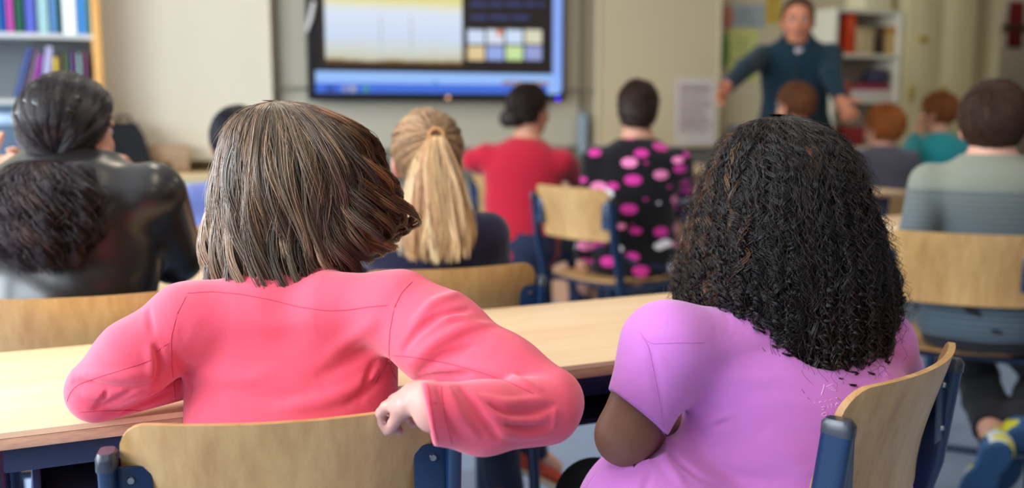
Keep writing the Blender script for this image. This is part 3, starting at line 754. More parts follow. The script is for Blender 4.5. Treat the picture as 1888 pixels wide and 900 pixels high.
# ------------------------------------------------------------------ tables and chairs
def table(x0, x1, y0, y1, z, label, legs=True, th=0.025, shelf=True):
    w, dp = x1 - x0, y1 - y0
    e = empty('school_table', ((x0 + x1) / 2, (y0 + y1) / 2, 0), label, 'table', None)
    top = B().box((0, 0, z - 0.004), (w, dp, 0.008)).build('tabletop', M_BEECH, e, smooth=False)
    B().box((0, 0, z - 0.008 - (th - 0.008) / 2), (w, dp, th - 0.008), bev=0.003).build('edge_band', M_EDGE, e)
    b = B()
    for s in (-1, 1): b.box((0, s * (dp / 2 - 0.07), z - th - 0.025), (w - 0.12, 0.03, 0.05), bev=0.004)
    for s in (-1, 1): b.box((s * (w / 2 - 0.08), 0, z - th - 0.025), (0.03, dp - 0.14, 0.05), bev=0.004)
    b.build('frame', M_NAVY, e)
    for sx_ in (-1, 1):
        for sy in (-1, 1):
            lg = B().cyl((sx_ * (w / 2 - 0.08), sy * (dp / 2 - 0.07), z - th), (sx_ * (w / 2 - 0.08), sy * (dp / 2 - 0.07), 0.02), 0.019).build('leg', M_BLUE, e)
            B().cyl((sx_ * (w / 2 - 0.08), sy * (dp / 2 - 0.07), 0.03), (sx_ * (w / 2 - 0.08), sy * (dp / 2 - 0.07), 0.0), 0.024).build('foot_cap', M_BLACK, lg)
    if shelf:
        b = B().box((0, 0.02, z - th - 0.12), (w - 0.24, dp - 0.2, 0.012), bev=0.004)
        for s in (-1, 1): b.box((s * (w / 2 - 0.13), 0.02, z - th - 0.09), (0.012, dp - 0.2, 0.07), bev=0.003)
        b.box((0, dp / 2 - 0.09, z - th - 0.09), (w - 0.24, 0.012, 0.07), bev=0.003)
        b.build('book_tray', M_NAVY, e)
    return e

def curved_panel(w, h, r, thick, bend, zcurve, nx=28, nz=16):
    """plywood panel in the x-z plane: rounded outline, bent about z, profile zcurve(t) -> y"""
    bm = bmesh.new(); grid = []
    def outline(xn):           # half height reduction near the corners
        ax = abs(xn) * w / 2; k = ax - (w / 2 - r)
        return 0 if k <= 0 else r - math.sqrt(max(0, r * r - k * k))
    xs = [math.sin(math.pi / 2 * (2 * i / nx - 1)) for i in range(nx + 1)]
    def pt(xn, t, side):
        cut = outline(xn); z = cut + (h - 2 * cut) * t
        x = xn * w / 2; y = bend * (1 - xn * xn) * -1 + zcurve(z / h)
        return (x, y + side * thick / 2, z)
    fr = [[bm.verts.new(pt(x, j / nz, -1)) for j in range(nz + 1)] for x in xs]
    bk = [[bm.verts.new(pt(x, j / nz, 1)) for j in range(nz + 1)] for x in xs]
    for i in range(nx):
        for j in range(nz):
            bm.faces.new((fr[i][j], fr[i + 1][j], fr[i + 1][j + 1], fr[i][j + 1]))
            bm.faces.new((bk[i][j], bk[i][j + 1], bk[i + 1][j + 1], bk[i + 1][j]))
    edge = []
    ring = [(i, 0) for i in range(nx)] + [(nx, j) for j in range(nz)] + [(i, nz) for i in range(nx, 0, -1)] + [(0, j) for j in range(nz, 0, -1)]
    for a, c in zip(ring, ring[1:] + ring[:1]):
        f = bm.faces.new((fr[a[0]][a[1]], bk[a[0]][a[1]], bk[c[0]][c[1]], fr[c[0]][c[1]])); f.material_index = 1
    bmesh.ops.recalc_face_normals(bm, faces=bm.faces)
    return bm
def bm_obj(name, bm, mats, parent, angle=50):
    me = bpy.data.meshes.new(name); bm.to_mesh(me); bm.free()
    o = link_mesh(name, me, mats, parent, smooth=False); me.shade_smooth(); me.set_sharp_from_angle(angle=math.radians(angle)); return o

BACK_Y_C = -0.205
def make_chair(label, top=0.79, seat=0.44, w=0.40, bh=0.21, post_drop=0.042):
    """school chair, sitter faces +y, origin on the floor below the seat"""
    e = empty('school_chair', (0, 0, 0), label, 'chair', 'plywood school chairs')
    zb = top - bh
    def prof(t): return BACK_Y_C - 0.012 + 0.010 * math.cos(t * 3.0) - 0.028 * t * t
    bmp = curved_panel(w, bh, 0.036, 0.010, 0.042, prof)
    bmesh.ops.translate(bmp, vec=(0, 0, zb), verts=bmp.verts)
    bm_obj('backrest', bmp, [M_PLY, M_PLYE], e)
    # seat: horizontal curved panel
    bms = curved_panel(w * 0.98, 0.40, 0.07, 0.010, 0.0, lambda t: 0)
    for v in bms.verts:
        x, y, z = v.co; s = z / 0.40
        v.co = (x, -0.17 + z, seat - 0.005 + y + 0.012 * math.cos(s * 3.1) * (s < 0.6) - 0.03 * max(0, s - 0.85) ** 2 * 40 * 0.1 - 0.012 * (1 - (x / (w / 2)) ** 2))
    bm_obj('seat', bms, [M_PLY, M_PLYE], e)
    px = w / 2 + 0.014
    for s in (-1, 1):
        p = [(s * px, -0.252, top - post_drop), (s * px, -0.232, top - 0.2), (s * px, -0.195, seat + 0.03), (s * px, -0.185, seat - 0.03), (s * px, -0.215, seat - 0.2), (s * px, -0.265, 0.015)]
        lg = B().tube(p, [0.020] * 6, 20, 0.52, axis=(1, 0, 0), sq=0.6).build('rear_post', M_BLUE, e)
        c = p[0]
        B().tube([(c[0], c[1] + 0.001, c[2] - 0.012), (c[0], c[1], c[2] + 0.002), (c[0], c[1], c[2] + 0.008)], [0.0212, 0.0212, 0.016], 20, 0.56, axis=(1, 0, 0), sq=0.6).build('end_cap', M_CAP, lg)
        B().cyl((s * px, -0.262, 0.02), (s * px, -0.268, 0.0), 0.022).build('foot_cap', M_BLACK, lg)
        # flange that carries backrest
        zf = top - 0.108; yf = BACK_Y_C - 0.047
        b = B().box((s * (px - 0.030), yf + 0.0005, zf), (0.040, 0.004, 0.105), bev=0.0015)
        fl = b.build('flange', M_BLUE, e)
        for dz in (-0.032, 0.036):
            B().cyl((s * (px - 0.026), yf - 0.0005, zf + dz), (s * (px - 0.026), yf - 0.005, zf + dz), 0.0055, 12, 0.004).build('screw', M_SCREW, fl)
        f = [(s * px, -0.185, seat - 0.025), (s * px, 0.17, seat - 0.025), (s * px, 0.215, seat - 0.06), (s * px, 0.235, 0.015)]
        lg = B().tube(f, 0.013, 12).build('front_leg', M_BLUE, e)
        B().cyl((s * px, 0.234, 0.02), (s * px, 0.236, 0.0), 0.017).build('foot_cap', M_BLACK, lg)
    for y, z in ((-0.12, seat - 0.026), (0.13, seat - 0.026), (-0.225, 0.16)): B().tube([(-px, y, z), (px, y, z)], 0.0105, 12).build('crossbar', M_BLUE, e)
    return e
CH = {}
def place_chair(key, label, A, Bp, top=0.79, seat=0.44, w=0.40, group=None, mult=1.0, **k):
    """A, Bp: top corners (left, right seen from behind) on the floor plan"""
    A = np.array(A); Bp = np.array(Bp); x = unit((Bp - A) * A3(1, 1, 0)); y = A3(-x[1], x[0], 0)
    mid = (A + Bp) / 2; org = mid - y * (BACK_Y_C - 0.04)
    e = make_chair(label, top, seat, w, **k)
    e.location = (org[0], org[1], 0); e.rotation_euler = (0, 0, math.atan2(x[1], x[0]))
    CH[key] = (org * A3(1, 1, 0), math.atan2(x[0] * 0 - x[1], x[0]), seat)
    return e
# row 1 table
yN1 = PZ(600, 728, 0.72)[1]; yF1 = PZ(600, 597, 0.72)[1]
T1 = table(PZ(-150, 820, 0.72)[0], PZ(1480, 610, 0.72)[0], yN1, yF1, 0.72, 'long beech topped school table in the foreground under the coral sleeves')
print('table1', yN1, yF1, PZ(-150, 820, 0.72)[0], PZ(1480, 610, 0.72)[0])
# bag hook bracket on the table frame
hk = PZ(42, 838, 0.66)
B().box((hk[0] - T1.location.x, hk[1] - T1.location.y, 0.668), (0.008, 0.03, 0.05), bev=0.001).box((hk[0] + 0.016 - T1.location.x, hk[1] - T1.location.y, 0.688), (0.035, 0.03, 0.006), bev=0.001).build('bag_hook', plain('lilac_steel', (190, 180, 206), 0.4, 0.5, 0.3), T1)

place_chair('coral', 'plywood school chair under the draped coral sleeve, nearest at left', PZ(226, 774, 0.78), PZ(806, 737, 0.78), 0.78, 0.43, 0.385)
place_chair('lilac', 'plywood school chair turned sideways behind lilac shirt', PZ(1553, 714, 0.80), PZ(1736, 622, 0.80), 0.80, 0.44, 0.385)
place_chair('woman', 'plywood school chair behind the black leather jacket', PZ(-45, 549, 0.80), PZ(335, 531, 0.80), 0.80, 0.44)
place_chair('blond', 'plywood school chair behind the blond ponytail', PZ(664, 497, 0.80), PZ(985, 481, 0.80), 0.80, 0.44)
place_chair('striped', 'plywood school chair behind the grey striped sweater', PZ(1638, 421, 0.80), PZ(1908, 434, 0.80), 0.80, 0.44)
def chair_at(key, label, u, v, d, head, top=0.84, seat=0.46):
    """d: depth of the top edge centre; head: facing direction"""
    c = P(u, v, d); x = A3(math.cos(head), -math.sin(head), 0)
    place_chair(key, label, c - x * 0.2, c + x * 0.2, top, seat)
D2 = math.radians
chair_at('red', 'plywood school chair seen edge on behind red shirt', 916, 313, 4.8, D2(24.7 + 56))
chair_at('pattern', 'plywood school chair beside the black top with pink spots', 1056, 336, 4.03, D2(24.7 + 48))
chair_at('kid', 'plywood school chair hidden behind the blue shirt', 436, 400, 3.05, D2(20), 0.80, 0.44)
chair_at('brown', 'plywood school chair in front row before the teacher', 1466, 288, 5.24, D2(-8), 0.72, 0.42)
chair_at('redhead', 'plywood school chair of the redhead in slate sweater', 1632, 310, 5.36, D2(26), 0.72, 0.42)
chair_at('teal', 'plywood school chair of the redhead in teal shirt', 1738, 298, 5.95, D2(16), 0.80, 0.44)
# row 2 table
nr = PZ(956, 493, 0.72)
table(-1.1, nr[0], nr[1], nr[1] + 0.5, 0.72, 'beech school table in front of the blond ponytail and leather jacket')
# row 3 tables
q = PZ(1676, 352, 0.76)
xm = PZ(1290, 366, 0.76)[0]
table(xm + 0.01, q[0], q[1], q[1] + 0.5, 0.76, 'beech school table behind the curly black hair, right of spotted top')
yq = PZ(1262, 366, 0.76)[1]
print('row3', q, PZ(1250, 368, 0.76))
q3 = PZ(700, 480, 0.72)
# table of striped sweater
q = P(1790, 430, 3.55)
table(q[0] - 0.16, q[0] + 1.1, q[1] + 0.0, q[1] + 0.5, 0.72, 'beech school table in front of the grey striped sweater')
# teacher's desk
a = PY(1046, 320, 5.15)[0]; c = PY(1330, 320, 5.15)[0]
e = empty('teacher_desk', ((a + c) / 2, 5.2, 0), 'pinkish beech teacher desk with closed front below the right board', 'desk')
zt = PY(1260, 312, 4.9)[2]
B().box((0, 0, zt - 0.015), (c - a, 0.7, 0.03), bev=0.003).build('desktop', M_BEECH, e)
B().box((0, -0.29, zt / 2 + 0.06), (c - a - 0.06, 0.02, zt - 0.16)).build('modesty_panel', M_EDGE, e, smooth=False)
for s in (-1, 1): B().box((s * ((c - a) / 2 - 0.04), 0, (zt - 0.03) / 2), (0.03, 0.6, zt - 0.03)).build('side_panel', M_EDGE, e, smooth=False)
# papers on the row 2 table
for u, v, lab in ((362, 474, 'white exercise paper on table beside the blue shirt'), (384, 462, 'second white paper near the coral shoulder on table')):
    q = PZ(u, v, 0.721)
    tag(B().box((q[0], q[1], 0.7215), (0.21, 0.29, 0.0015), rz=0.2).build('paper', M_PAPER, smooth=False), lab, 'paper')
# ------------------------------------------------------------------ people
def skin_mat(name, rough=0.5):
    return attr_mat(name, rough, 0.35, bump=0.06, bscale=500, sss=0.12)
M_SKIN = skin_mat('skin')
M_HAIR = attr_mat('hair_strands', 0.30, 0.6)
M_HAIRD = attr_mat('hair_short_matte', 0.5, 0.22)
M_HAIRS = attr_mat('hair_glossy_black', 0.24, 0.5)
M_EYE = attr_mat('eye_surface', 0.08, 0.5)
M_JEANS = cloth('dark_denim', (34, 42, 66), 0.2, 0.85, 0.1, 0.5, 120)
M_DARKP = cloth('charcoal_trousers', (40, 40, 44), 0.12, 0.85, 0.1, 0.4, 90)
M_SHOE = plain('dark_shoe', (48, 44, 46), 0.5, 0.4)
M_SOLE = plain('rubber_sole', (200, 192, 170), 0.7, 0.3)

def head_sdf(sol, C, R, s=1.0):
    def w(*l): return C + R @ (A3(*l) * s)
    sol.add(ell(w(0, -0.010, 0.012), A3(.073, .092, .084) * s, R), 0.02 * s)
    sol.add(ell(w(0, 0.030, -0.042), A3(.057, .056, .070) * s, R), 0.03 * s)
    sol.add(ell(w(0, 0.052, -0.092), A3(.030, .026, .022) * s, R), 0.03 * s)
    for x in (-1, 1):
        sol.add(ell(w(x * .034, 0.060, -0.040), A3(.022, .020, .020) * s, R), 0.02 * s)
        sol.add(ell(w(x * .026, 0.082, 0.012), A3(.022, .010, .008) * s, R), 0.012 * s)
    sol.add(cone(w(0, .086, -.004), w(0, .106, -.042), .0075 * s, .0125 * s), 0.012 * s)
    for x in (-1, 1): sol.add(ell(w(x * .011, .096, -.046), A3(.007, .009, .006) * s, R), 0.006 * s)
    sol.add(ell(w(0, .086, -.067), A3(.021, .010, .006) * s, R), 0.006 * s)
    sol.add(ell(w(0, .084, -.077), A3(.017, .010, .006) * s, R), 0.006 * s)
    for x in (-1, 1):
        Re = R @ np.array([[math.cos(x * .35), -math.sin(x * .35), 0], [math.sin(x * .35), math.cos(x * .35), 0], [0, 0, 1]])
        sol.add(ell(w(x * .077, -.012, -.022), A3(.008, .019, .031) * s, Re), 0.008 * s)
        sol.add(ell(w(x * .074, -.004, -.046), A3(.006, .010, .012) * s, Re), 0.006 * s)
    eyes = [w(x * .030, .080, -.006) for x in (-1, 1)]
    for e in eyes: sol.cutf((lambda e: (lambda p: .0145 * s - np.linalg.norm(p - e, axis=1)))(e + R @ A3(0, .008 * s, 0)), 0.006 * s)
    return eyes
def face_cols(C, R, s, skin, lip=(150, 80, 74)):
    sk = np.array(lin(skin)); lp = np.array(lin(lip)) * 0.5 + sk * 0.5
    def f(V):
        c = np.repeat(sk[None], len(V), 0)
        q = ((V - C) @ R) / s
        lips = (np.abs(q[:, 0]) < .02) & (np.abs(q[:, 2] + .072) < .010) & (q[:, 1] > .07); c[lips] = lp
        ch = np.exp(-(((np.abs(q[:, 0]) - .04) / .02) ** 2 + ((q[:, 2] + .035) / .022) ** 2)) * (q[:, 1] > .04)
        ear = (np.abs(q[:, 0]) > .07) & (np.abs(q[:, 2] + .02) < .04) & (np.abs(q[:, 1] + .01) < .035)
        red = np.clip(ch * 0.5 + ear * 0.45, 0, 1)[:, None]
        c = c * (1 - red) + (sk * A3(1.02, .72, .70)) * red
        br = (np.abs(np.abs(q[:, 0]) - .028) < .018) & (np.abs(q[:, 2] - .013) < .0035) & (q[:, 1] > .07); c[br] = sk * 0.25
        return c
    return f
def hand_sdf(sol, wrist, fdir, pn, side, s=1.0, curl=0.35, spread=0.06, k=0.006, tdir=(.62, .62, .28)):
    """fdir towards fingers, pn out of the palm, side +1 right hand"""
    f = unit(fdir); n = unit(np.asarray(pn, float) - f * (np.asarray(pn, float) @ f)); th = -side * np.cross(n, f)
    R = np.stack([th, f, -n], 1)
    sol.add(ell(wrist + f * .045 * s, A3(.037, .050, .0155) * s, R), 0.012 * s)
    sol.add(cone(wrist - f * .01 * s, wrist + f * .03 * s, .024 * s, .022 * s), 0.02 * s)
    bl = (.080, .086, .082, .072); bx = (.028, .010, -.009, -.027); ln = (.066, .074, .069, .052)
    for i in range(4):
        p = wrist + (f * bl[i] + th * bx[i]) * s; a = curl * (0.7 + 0.15 * i)
        d = unit(f + th * spread * (1.5 - i))
        for j, fr in enumerate((.45, .31, .24)):
            ang = a * (0.6, 1.0, 0.8)[j]
            d = unit(d * math.cos(ang) + n * math.sin(ang)); n2 = n
            q = p + d * ln[i] * fr * s
            sol.add(cone(p, q, (.0090, .0082, .0074)[j] * s, (.0082, .0074, .0066)[j] * s), k if j == 0 else 0.003); p = q
            n = unit(n - d * (n @ d))
        n = unit(np.asarray(pn, float) - f * (np.asarray(pn, float) @ f))
    p = wrist + (f * .022 + th * .026) * s; d = unit(f * tdir[0] + th * tdir[1] + n * tdir[2])
    for j, l in enumerate((.040, .030, .026)):
        q = p + d * l * s; sol.add(cone(p, q, (.0125, .0105, .0092)[j] * s, (.0108, .0093, .0080)[j] * s), 0.008 if j == 0 else 0.003); p = q
        d = unit(d + f * 0.25 + n * 0.15 * curl)
ROWS = [(-.06, .125, .105, 0, -.005), (0, .150, .115, 0, -.005), (.07, .142, .105, 0, 0), (.16, .126, .090, 0, .004), (.25, .132, .090, 0, .004), (.33, .142, .090, 0, -.004), (.385, .140, .082, 0, -.008), (.425, .105, .066, 0, -.008), (.455, .060, .050, 0, 0), (.50, .046, .047, 0, .008), (.53, .046, .047, 0, .014)]
def rows_scaled(S, bw=1.0, bd=1.0, off=0.0, z0=None, z1=None, rows=ROWS):
    out = []
    for z, rx, ry, ox, oy in rows:
        if z0 is not None and z < z0: continue
        if z1 is not None and z > z1: continue
        neck = np.clip((z - .42) / .06, 0, 1); b = bw * (1 - neck) + 1.0 * neck
        out.append((z * S, rx * S * b + off, ry * S * (bd * (1 - neck) + neck) + off, ox * S, oy * S))
    return out
def cap_hair(C, R, s, col, parent, n=1500, length=.045, style='short', tie=None, thick=.014, seed=1, spread=.22, light=None, plight=0.0, rad=.0011, hairline=0.05, nape=-.055, mat=None, extra=None, segs=7, bumpy=.004):
    """hair following the skull: a dark under-layer plus strands combed away from the crown or to a tie"""
    r0 = np.random.default_rng(seed)
    Rd = A3(.073 + thick, .092 + thick, .084 + thick) * s; c0 = A3(0, -.010, .012) * s
    W2 = lambda q: C + q @ R.T
    hl = lambda q: np.where(q[:, 2] > .02 * s, q[:, 1] - (hairline + .03) * s, np.where(np.abs(q[:, 0]) > .05 * s, q[:, 1] - 0.012 * s, q[:, 1] - .03 * s))
    low = nape * s
    sol = Solid(0.01 * s)
    sol.add(ell(C + R @ c0, Rd * .97, R))
    sol.cutf(lambda p: ((p - C) @ R)[:, 1] - ((hairline) * s + .6 * np.maximum(((p - C) @ R)[:, 2] - .02 * s, 0)) - .0 , .012 * s)
    sol.cutf(lambda p: low - ((p - C) @ R)[:, 2], .02 * s)
    sol.cutf(lambda p: -(((p - C) @ R)[:, 2] + .012 * s + (-((p - C) @ R)[:, 1] + .0 * s) * 1.6), .012 * s)
    if extra is not None: extra(sol)
    sol.mods.append(lambda p: bumpy * s * .5 * (np.sin(p[:, 0] * 150 / s) * np.sin(p[:, 1] * 170 / s + 1) + np.sin(p[:, 2] * 190 / s + p[:, 0] * 60)))
    V, Fq = grid_mesh(sol, .006 * s, refine=1)
    base = np.array(lin(col))
    parts = [(V, Fq, np.repeat((base * 0.6)[None], len(V), 0))]
    # strands
    q = r0.normal(size=(n * 4, 3)); q /= np.linalg.norm(q, axis=1)[:, None]
    q = q * Rd + c0
    ok = (q[:, 1] < (hairline * s + .6 * np.maximum(q[:, 2] - .02 * s, 0))) & (q[:, 2] > low) & (q[:, 2] + .012 * s - q[:, 1] * 1.6 > 0)
    q = q[ok][:n]; m = len(q)
    crown = (A3(0, -.05, .09) * s) if tie is None else tie
    pts = [q.copy()]; cur = q.copy(); step = length * s / segs * (1 + .35 * r0.normal(size=(m, 1)))
    jit = r0.normal(0, .28, (m, 3)); lump = 0.0
    if tie is not None:
        ax = unit(tie - c0); e1 = unit(np.cross(ax, A3(0, .3, 1))); e2 = np.cross(ax, e1); az = np.arctan2((q - c0) @ e1, (q - c0) @ e2); lump = (.03 * np.sin(az * 11 + 2 * np.sin(az * 3)) + .025 * np.sin(az * 23 + 1)) [:, None] * .8
    for k in range(segs):
        nrm = (cur - c0) / (Rd * Rd); nrm /= np.linalg.norm(nrm, axis=1)[:, None]
        d = (cur - crown) if tie is None else (crown - cur)
        if tie is None: d = d / (np.linalg.norm(d, axis=1)[:, None] + 1e-6) + A3(0, .1, -.35)
        d = d / (np.linalg.norm(d, axis=1)[:, None] + 1e-6) + jit * (.9 if tie is None else .25)
        d = d - nrm * np.sum(d * nrm, 1)[:, None]; d /= np.linalg.norm(d, axis=1)[:, None] + 1e-9
        cur = cur + d * step
        e = (cur - c0) / Rd; e /= np.linalg.norm(e, axis=1)[:, None]
        lift = 1 + lump * np.sin(np.pi * (.25 + .5 * k / segs)) + (.012 + .05 * (k + 1) / segs * (tie is None)) * (0.5 + r0.random((m, 1)) * .5)
        cur = e * Rd * lift + c0
        pts.append(cur.copy()); cur = e * Rd + c0
    Pt = W2(np.stack(pts, 1).reshape(-1, 3)).reshape(m, segs + 1, 3)
    parts.append(strands_mesh(Pt, np.full(m, rad * s) * (.7 + .6 * r0.random(m)), hair_cols(m, col, spread, light, plight)))
    return parts
def leg_chain(hip, knee, ankle, S): return [(hip, knee, .068 * S, .050 * S), (knee, knee * .6 + ankle * .4, .050 * S, .047 * S), (knee * .6 + ankle * .4, ankle, .047 * S, .033 * S)]
def shoe(parent, ankle, toe, S, mat, sole, up=(0, 0, 1)):
    f = unit(toe - ankle); R = frame(f, up); u = R[:, 2]
    a = ankle - u * .035 * S
    s = Solid(.03)
    s.add(ell(a + f * .09 * S + u * -.012 * S, A3(.040, .075, .028) * S, R)); s.add(ell(a + f * -.005 * S + u * .0 * S, A3(.034, .045, .042) * S, R)); s.add(cone(a, ankle + u * .02 * S, .036 * S, .037 * S))
    s.cut(-u, a - u * .034 * S)
    o, V, Fq = sdf_obj('shoe', s, .006, mat, parent)
    s2 = Solid(.02); s2.add(ell(a + f * .095 * S - u * .034 * S, A3(.043, .075, .03) * S, R)); s2.add(ell(a - u * .034 * S, A3(.037, .05, .03) * S, R))
    s2.cut(u, a - u * .026 * S, .003); s2.cut(-u, a - u * .044 * S, .003)
    so, _, _ = sdf_obj('sole', s2, .006, sole, parent); so.parent = o; so.location = (0, 0, 0)
    return o
def eyes_obj(parent, eyes, R, s):
    for e in eyes:
        b = bmesh.new(); bmesh.ops.create_uvsphere(b, u_segments=20, v_segments=14, radius=.0118 * s)
        me = bpy.data.meshes.new('eye'); b.to_mesh(me); b.free()
        V = np.zeros(len(me.vertices) * 3, np.float32); me.vertices.foreach_get('co', V); V = V.reshape(-1, 3)
        c = np.full((len(V), 3), .42); d = V / np.linalg.norm(V, axis=1)[:, None]
        fwd = d @ (R @ A3(0, 1, 0)); c[fwd > .86] = lin((84, 58, 40)); c[fwd > .97] = .01
        a = me.color_attributes.new('Col', 'FLOAT_COLOR', 'POINT'); cc = np.ones((len(V), 4), np.float32); cc[:, :3] = c; a.data.foreach_set('color', cc.ravel())
        o = link_mesh('eye', me, M_EYE, parent); o.location = Vector(e - np.array(parent.location))
def person(label, head, hip_z, yaw, skin, shirt, pants, S=None, lean=0.04, side=0.0, head_yaw=None, head_pitch=0.0, head_roll=0.0, hs=0.95, bw=1.0, bd=1.0,
           sleeve='long', arms=None, legs='sit', knees=None, shoes=(None, None), res=.006, neck_open=.44, shirt_low=-.03, shirt_name='shirt', shirt_off=.009, tw=0.0, curl=.5, eyes=True, group=None, hem=None, shoulder_yaw=None, shirt_cols=None, fold=0.0):
    """head: world position of the skull centre; hips placed under it"""
    yaw0 = yaw; f = A3(math.sin(yaw), math.cos(yaw), 0); r = A3(f[1], -f[0], 0)
    head = np.asarray(head, float)
    S = (head[2] - hip_z) / .575 if S is None else S
    hip = head - f * (lean + .02) * S - r * side; hip[2] = hip_z
    base = np.array([hip[0], hip[1], 0.0])
    e = empty('person', base, label, 'person', group)
    up = unit((head - f * .02 * S - A3(0, 0, .115 * S)) - hip)
    T = frame(np.cross(up, np.cross(f, up)), up)      # torso frame
    sy = yaw if shoulder_yaw is None else shoulder_yaw
    fs = A3(math.sin(sy), math.cos(sy), 0)
    Ts = frame(np.cross(up, np.cross(fs, up)), up)
    tl = lambda *l: hip + T @ (A3(*l) * S)
    ts = lambda *l: hip + Ts @ (A3(*l) * S)
    HR = yaw_frame(yaw if head_yaw is None else head_yaw, head_pitch, head_roll)
    body = Solid(.02)
    body.add(loft(hip, T if shoulder_yaw is None else Ts, rows_scaled(S, bw, bd)))
    body.add(cone(tl(0, .006, .45), head + HR @ (A3(0, -.022, -.055) * hs), .047 * S, .046 * hs), .02)
    eyesP = head_sdf(body, head, HR, hs)
    sh = {-1: ts(-.138 * bw, -.008, .375), 1: ts(.138 * bw, -.008, .375)}
    arms = arms or {}
    J = {}
    for sd in (-1, 1):
        a = arms.get('L' if sd < 0 else 'R', {})
        el = np.asarray(a['elbow']) if 'elbow' in a else ts(sd * .185 * bw, .03, .16)
        wr = np.asarray(a['wrist']) if 'wrist' in a else ts(sd * .10, .24, .185)
        hd = np.asarray(a['hand']) if 'hand' in a else unit(wr - el)
        pn = np.asarray(a['palm']) if 'palm' in a else A3(0, 0, -1.)
        J[sd] = (el, wr, hd, pn)
        body.add(cone(sh[sd], el, .044 * S, .035 * S), .03); body.add(cone(el, wr, .036 * S, .024 * S), .012)
        hand_sdf(body, wr, hd, pn, sd, .82 * hs if S < 1.05 else .95 * hs, a.get('curl', curl), a.get('spread', .08))
    hz = hip_z
    LG = {}
    for sd in (-1, 1):
        if legs == 'sit':
            hj = hip + r * sd * .075 * S + A3(0, 0, -.005); kn = hip + r * sd * (.10) * S + f * .37 * S + A3(0, 0, .005); an = kn + f * .02 * S + A3(0, 0, 0.075 - kn[2])
        else:
            hj = hip + r * sd * .08 * S + A3(0, 0, -.03); kn = hip + r * sd * .09 * S + f * .02 + A3(0, 0, -.42 * S); an = A3(hip[0], hip[1], 0) + r * sd * .10 * S + A3(0, 0, .08)
        if knees and sd in knees: kn, an = knees[sd][:2]
        LG[sd] = (hj, kn, an)
        for a_, b_, ra, rb in leg_chain(hj, kn, an, S): body.add(cone(a_, b_, ra, rb), .02)
        toe = knees[sd][2] if knees and sd in knees and len(knees[sd]) > 2 else an + f * .15
        td = unit(toe - an); body.add(cone(an, an + td * .10 * S - A3(0, 0, .02 * S), .03 * S, .022 * S), .02)
    sdf_obj('body', body, res, M_SKIN, e, face_cols(head, HR, hs, skin))
    # trousers
    tr = Solid(.02)
    tr.add(loft(hip, T, rows_scaled(S, bw, bd, .006, -.07, .12)))
    for sd in (-1, 1):
        hj, kn, an = LG[sd]
        for i, (a_, b_, ra, rb) in enumerate(leg_chain(hj, kn, an, S)): tr.add(cone(a_, b_ + (unit(an - kn) * .03 if i == 2 else 0), ra + .010, rb + (.010 if i < 2 else .016)), .02)
    for sd in (-1, 1):
        hj, kn, an = LG[sd]
        n = unit(an - kn); c = an + n * .022
        tr.cutf((lambda n, c: (lambda p: np.where(np.linalg.norm(p - c, axis=1) < .12, (p - c) @ n, -1.0)))(n, c), 0)
    tr.mods.append(lambda p: .002 * np.sin(p[:, 2] * 60 + p[:, 0] * 40) * np.sin(p[:, 1] * 50))
    sdf_obj('trousers', tr, res, pants, e)
    for sd in (-1, 1):
        hj, kn, an = LG[sd]
        toe = knees[sd][2] if knees and sd in knees and len(knees[sd]) > 2 else an + f * .15
        upv = knees[sd][3] if knees and sd in knees and len(knees[sd]) > 3 else (0, 0, 1)
        shoe(e, an, toe, S, shoes[0] or M_SHOE, shoes[1] or M_SOLE, upv)
    # shirt
    st = Solid(.025)
    st.add(loft(hip, T if shoulder_yaw is None else Ts, rows_scaled(S, bw, bd, shirt_off, -.07, .47)))
    for sd in (-1, 1):
        el, wr, _, _ = J[sd]
        if sleeve == 'long':
            st.add(cone(sh[sd], el, .047 * S + shirt_off, .037 * S + shirt_off), .035); st.add(cone(el, wr - unit(wr - el) * .015, .038 * S + shirt_off, .027 * S + shirt_off), .012)
        else:
            st.add(cone(sh[sd], sh[sd] * .45 + el * .55, .048 * S + shirt_off, .044 * S + shirt_off), .035)
    nc = tl(0, .02, neck_open + .02)
    st.cutf((lambda c: (lambda p: (.062 * S) - np.linalg.norm((p - c) * A3(1, 1, .8), axis=1)))(tl(0, .012, neck_open + .045)), .006)
    for sd in (-1, 1):
        el, wr, _, _ = J[sd]
        if sleeve == 'long': n, c, rr = unit(wr - el), wr - unit(wr - el) * .012, .07
        else: n, c, rr = unit(el - sh[sd]), sh[sd] * .45 + el * .55, .085
        st.cutf((lambda n, c, rr: (lambda p: np.where(np.linalg.norm(p - c, axis=1) < rr, (p - c) @ n, -1.0)))(n, c, rr), 0.002)
    hm = tl(0, 0, shirt_low)
    st.cutf((lambda n, c: (lambda p: np.where(np.linalg.norm((p - c) @ T[:, :2], axis=1) < .17 * S * max(bw, 1), (p - c) @ n, -1.0)))(-up, hm), .003)
    fa = .003 + fold
    st.mods.append(lambda p: fa * np.sin(((p - hip) @ T)[:, 2] * 55 + 2.2 * np.sin(((p - hip) @ T)[:, 0] * 16)) * np.exp(-((((p - hip) @ T)[:, 2] - .12) / .16) ** 2))
    sdf_obj(shirt_name, st, res, shirt, e, shirt_cols(hip, T, S) if shirt_cols else None)
    if eyes: eyes_obj(e, eyesP, HR, hs)
    return e, head, HR, hs, dict(hip=hip, T=T, S=S, tl=tl, sh=sh, J=J)
# ------------------------------------------------------------------ the class (pupils and teacher further back)
D2 = math.radians
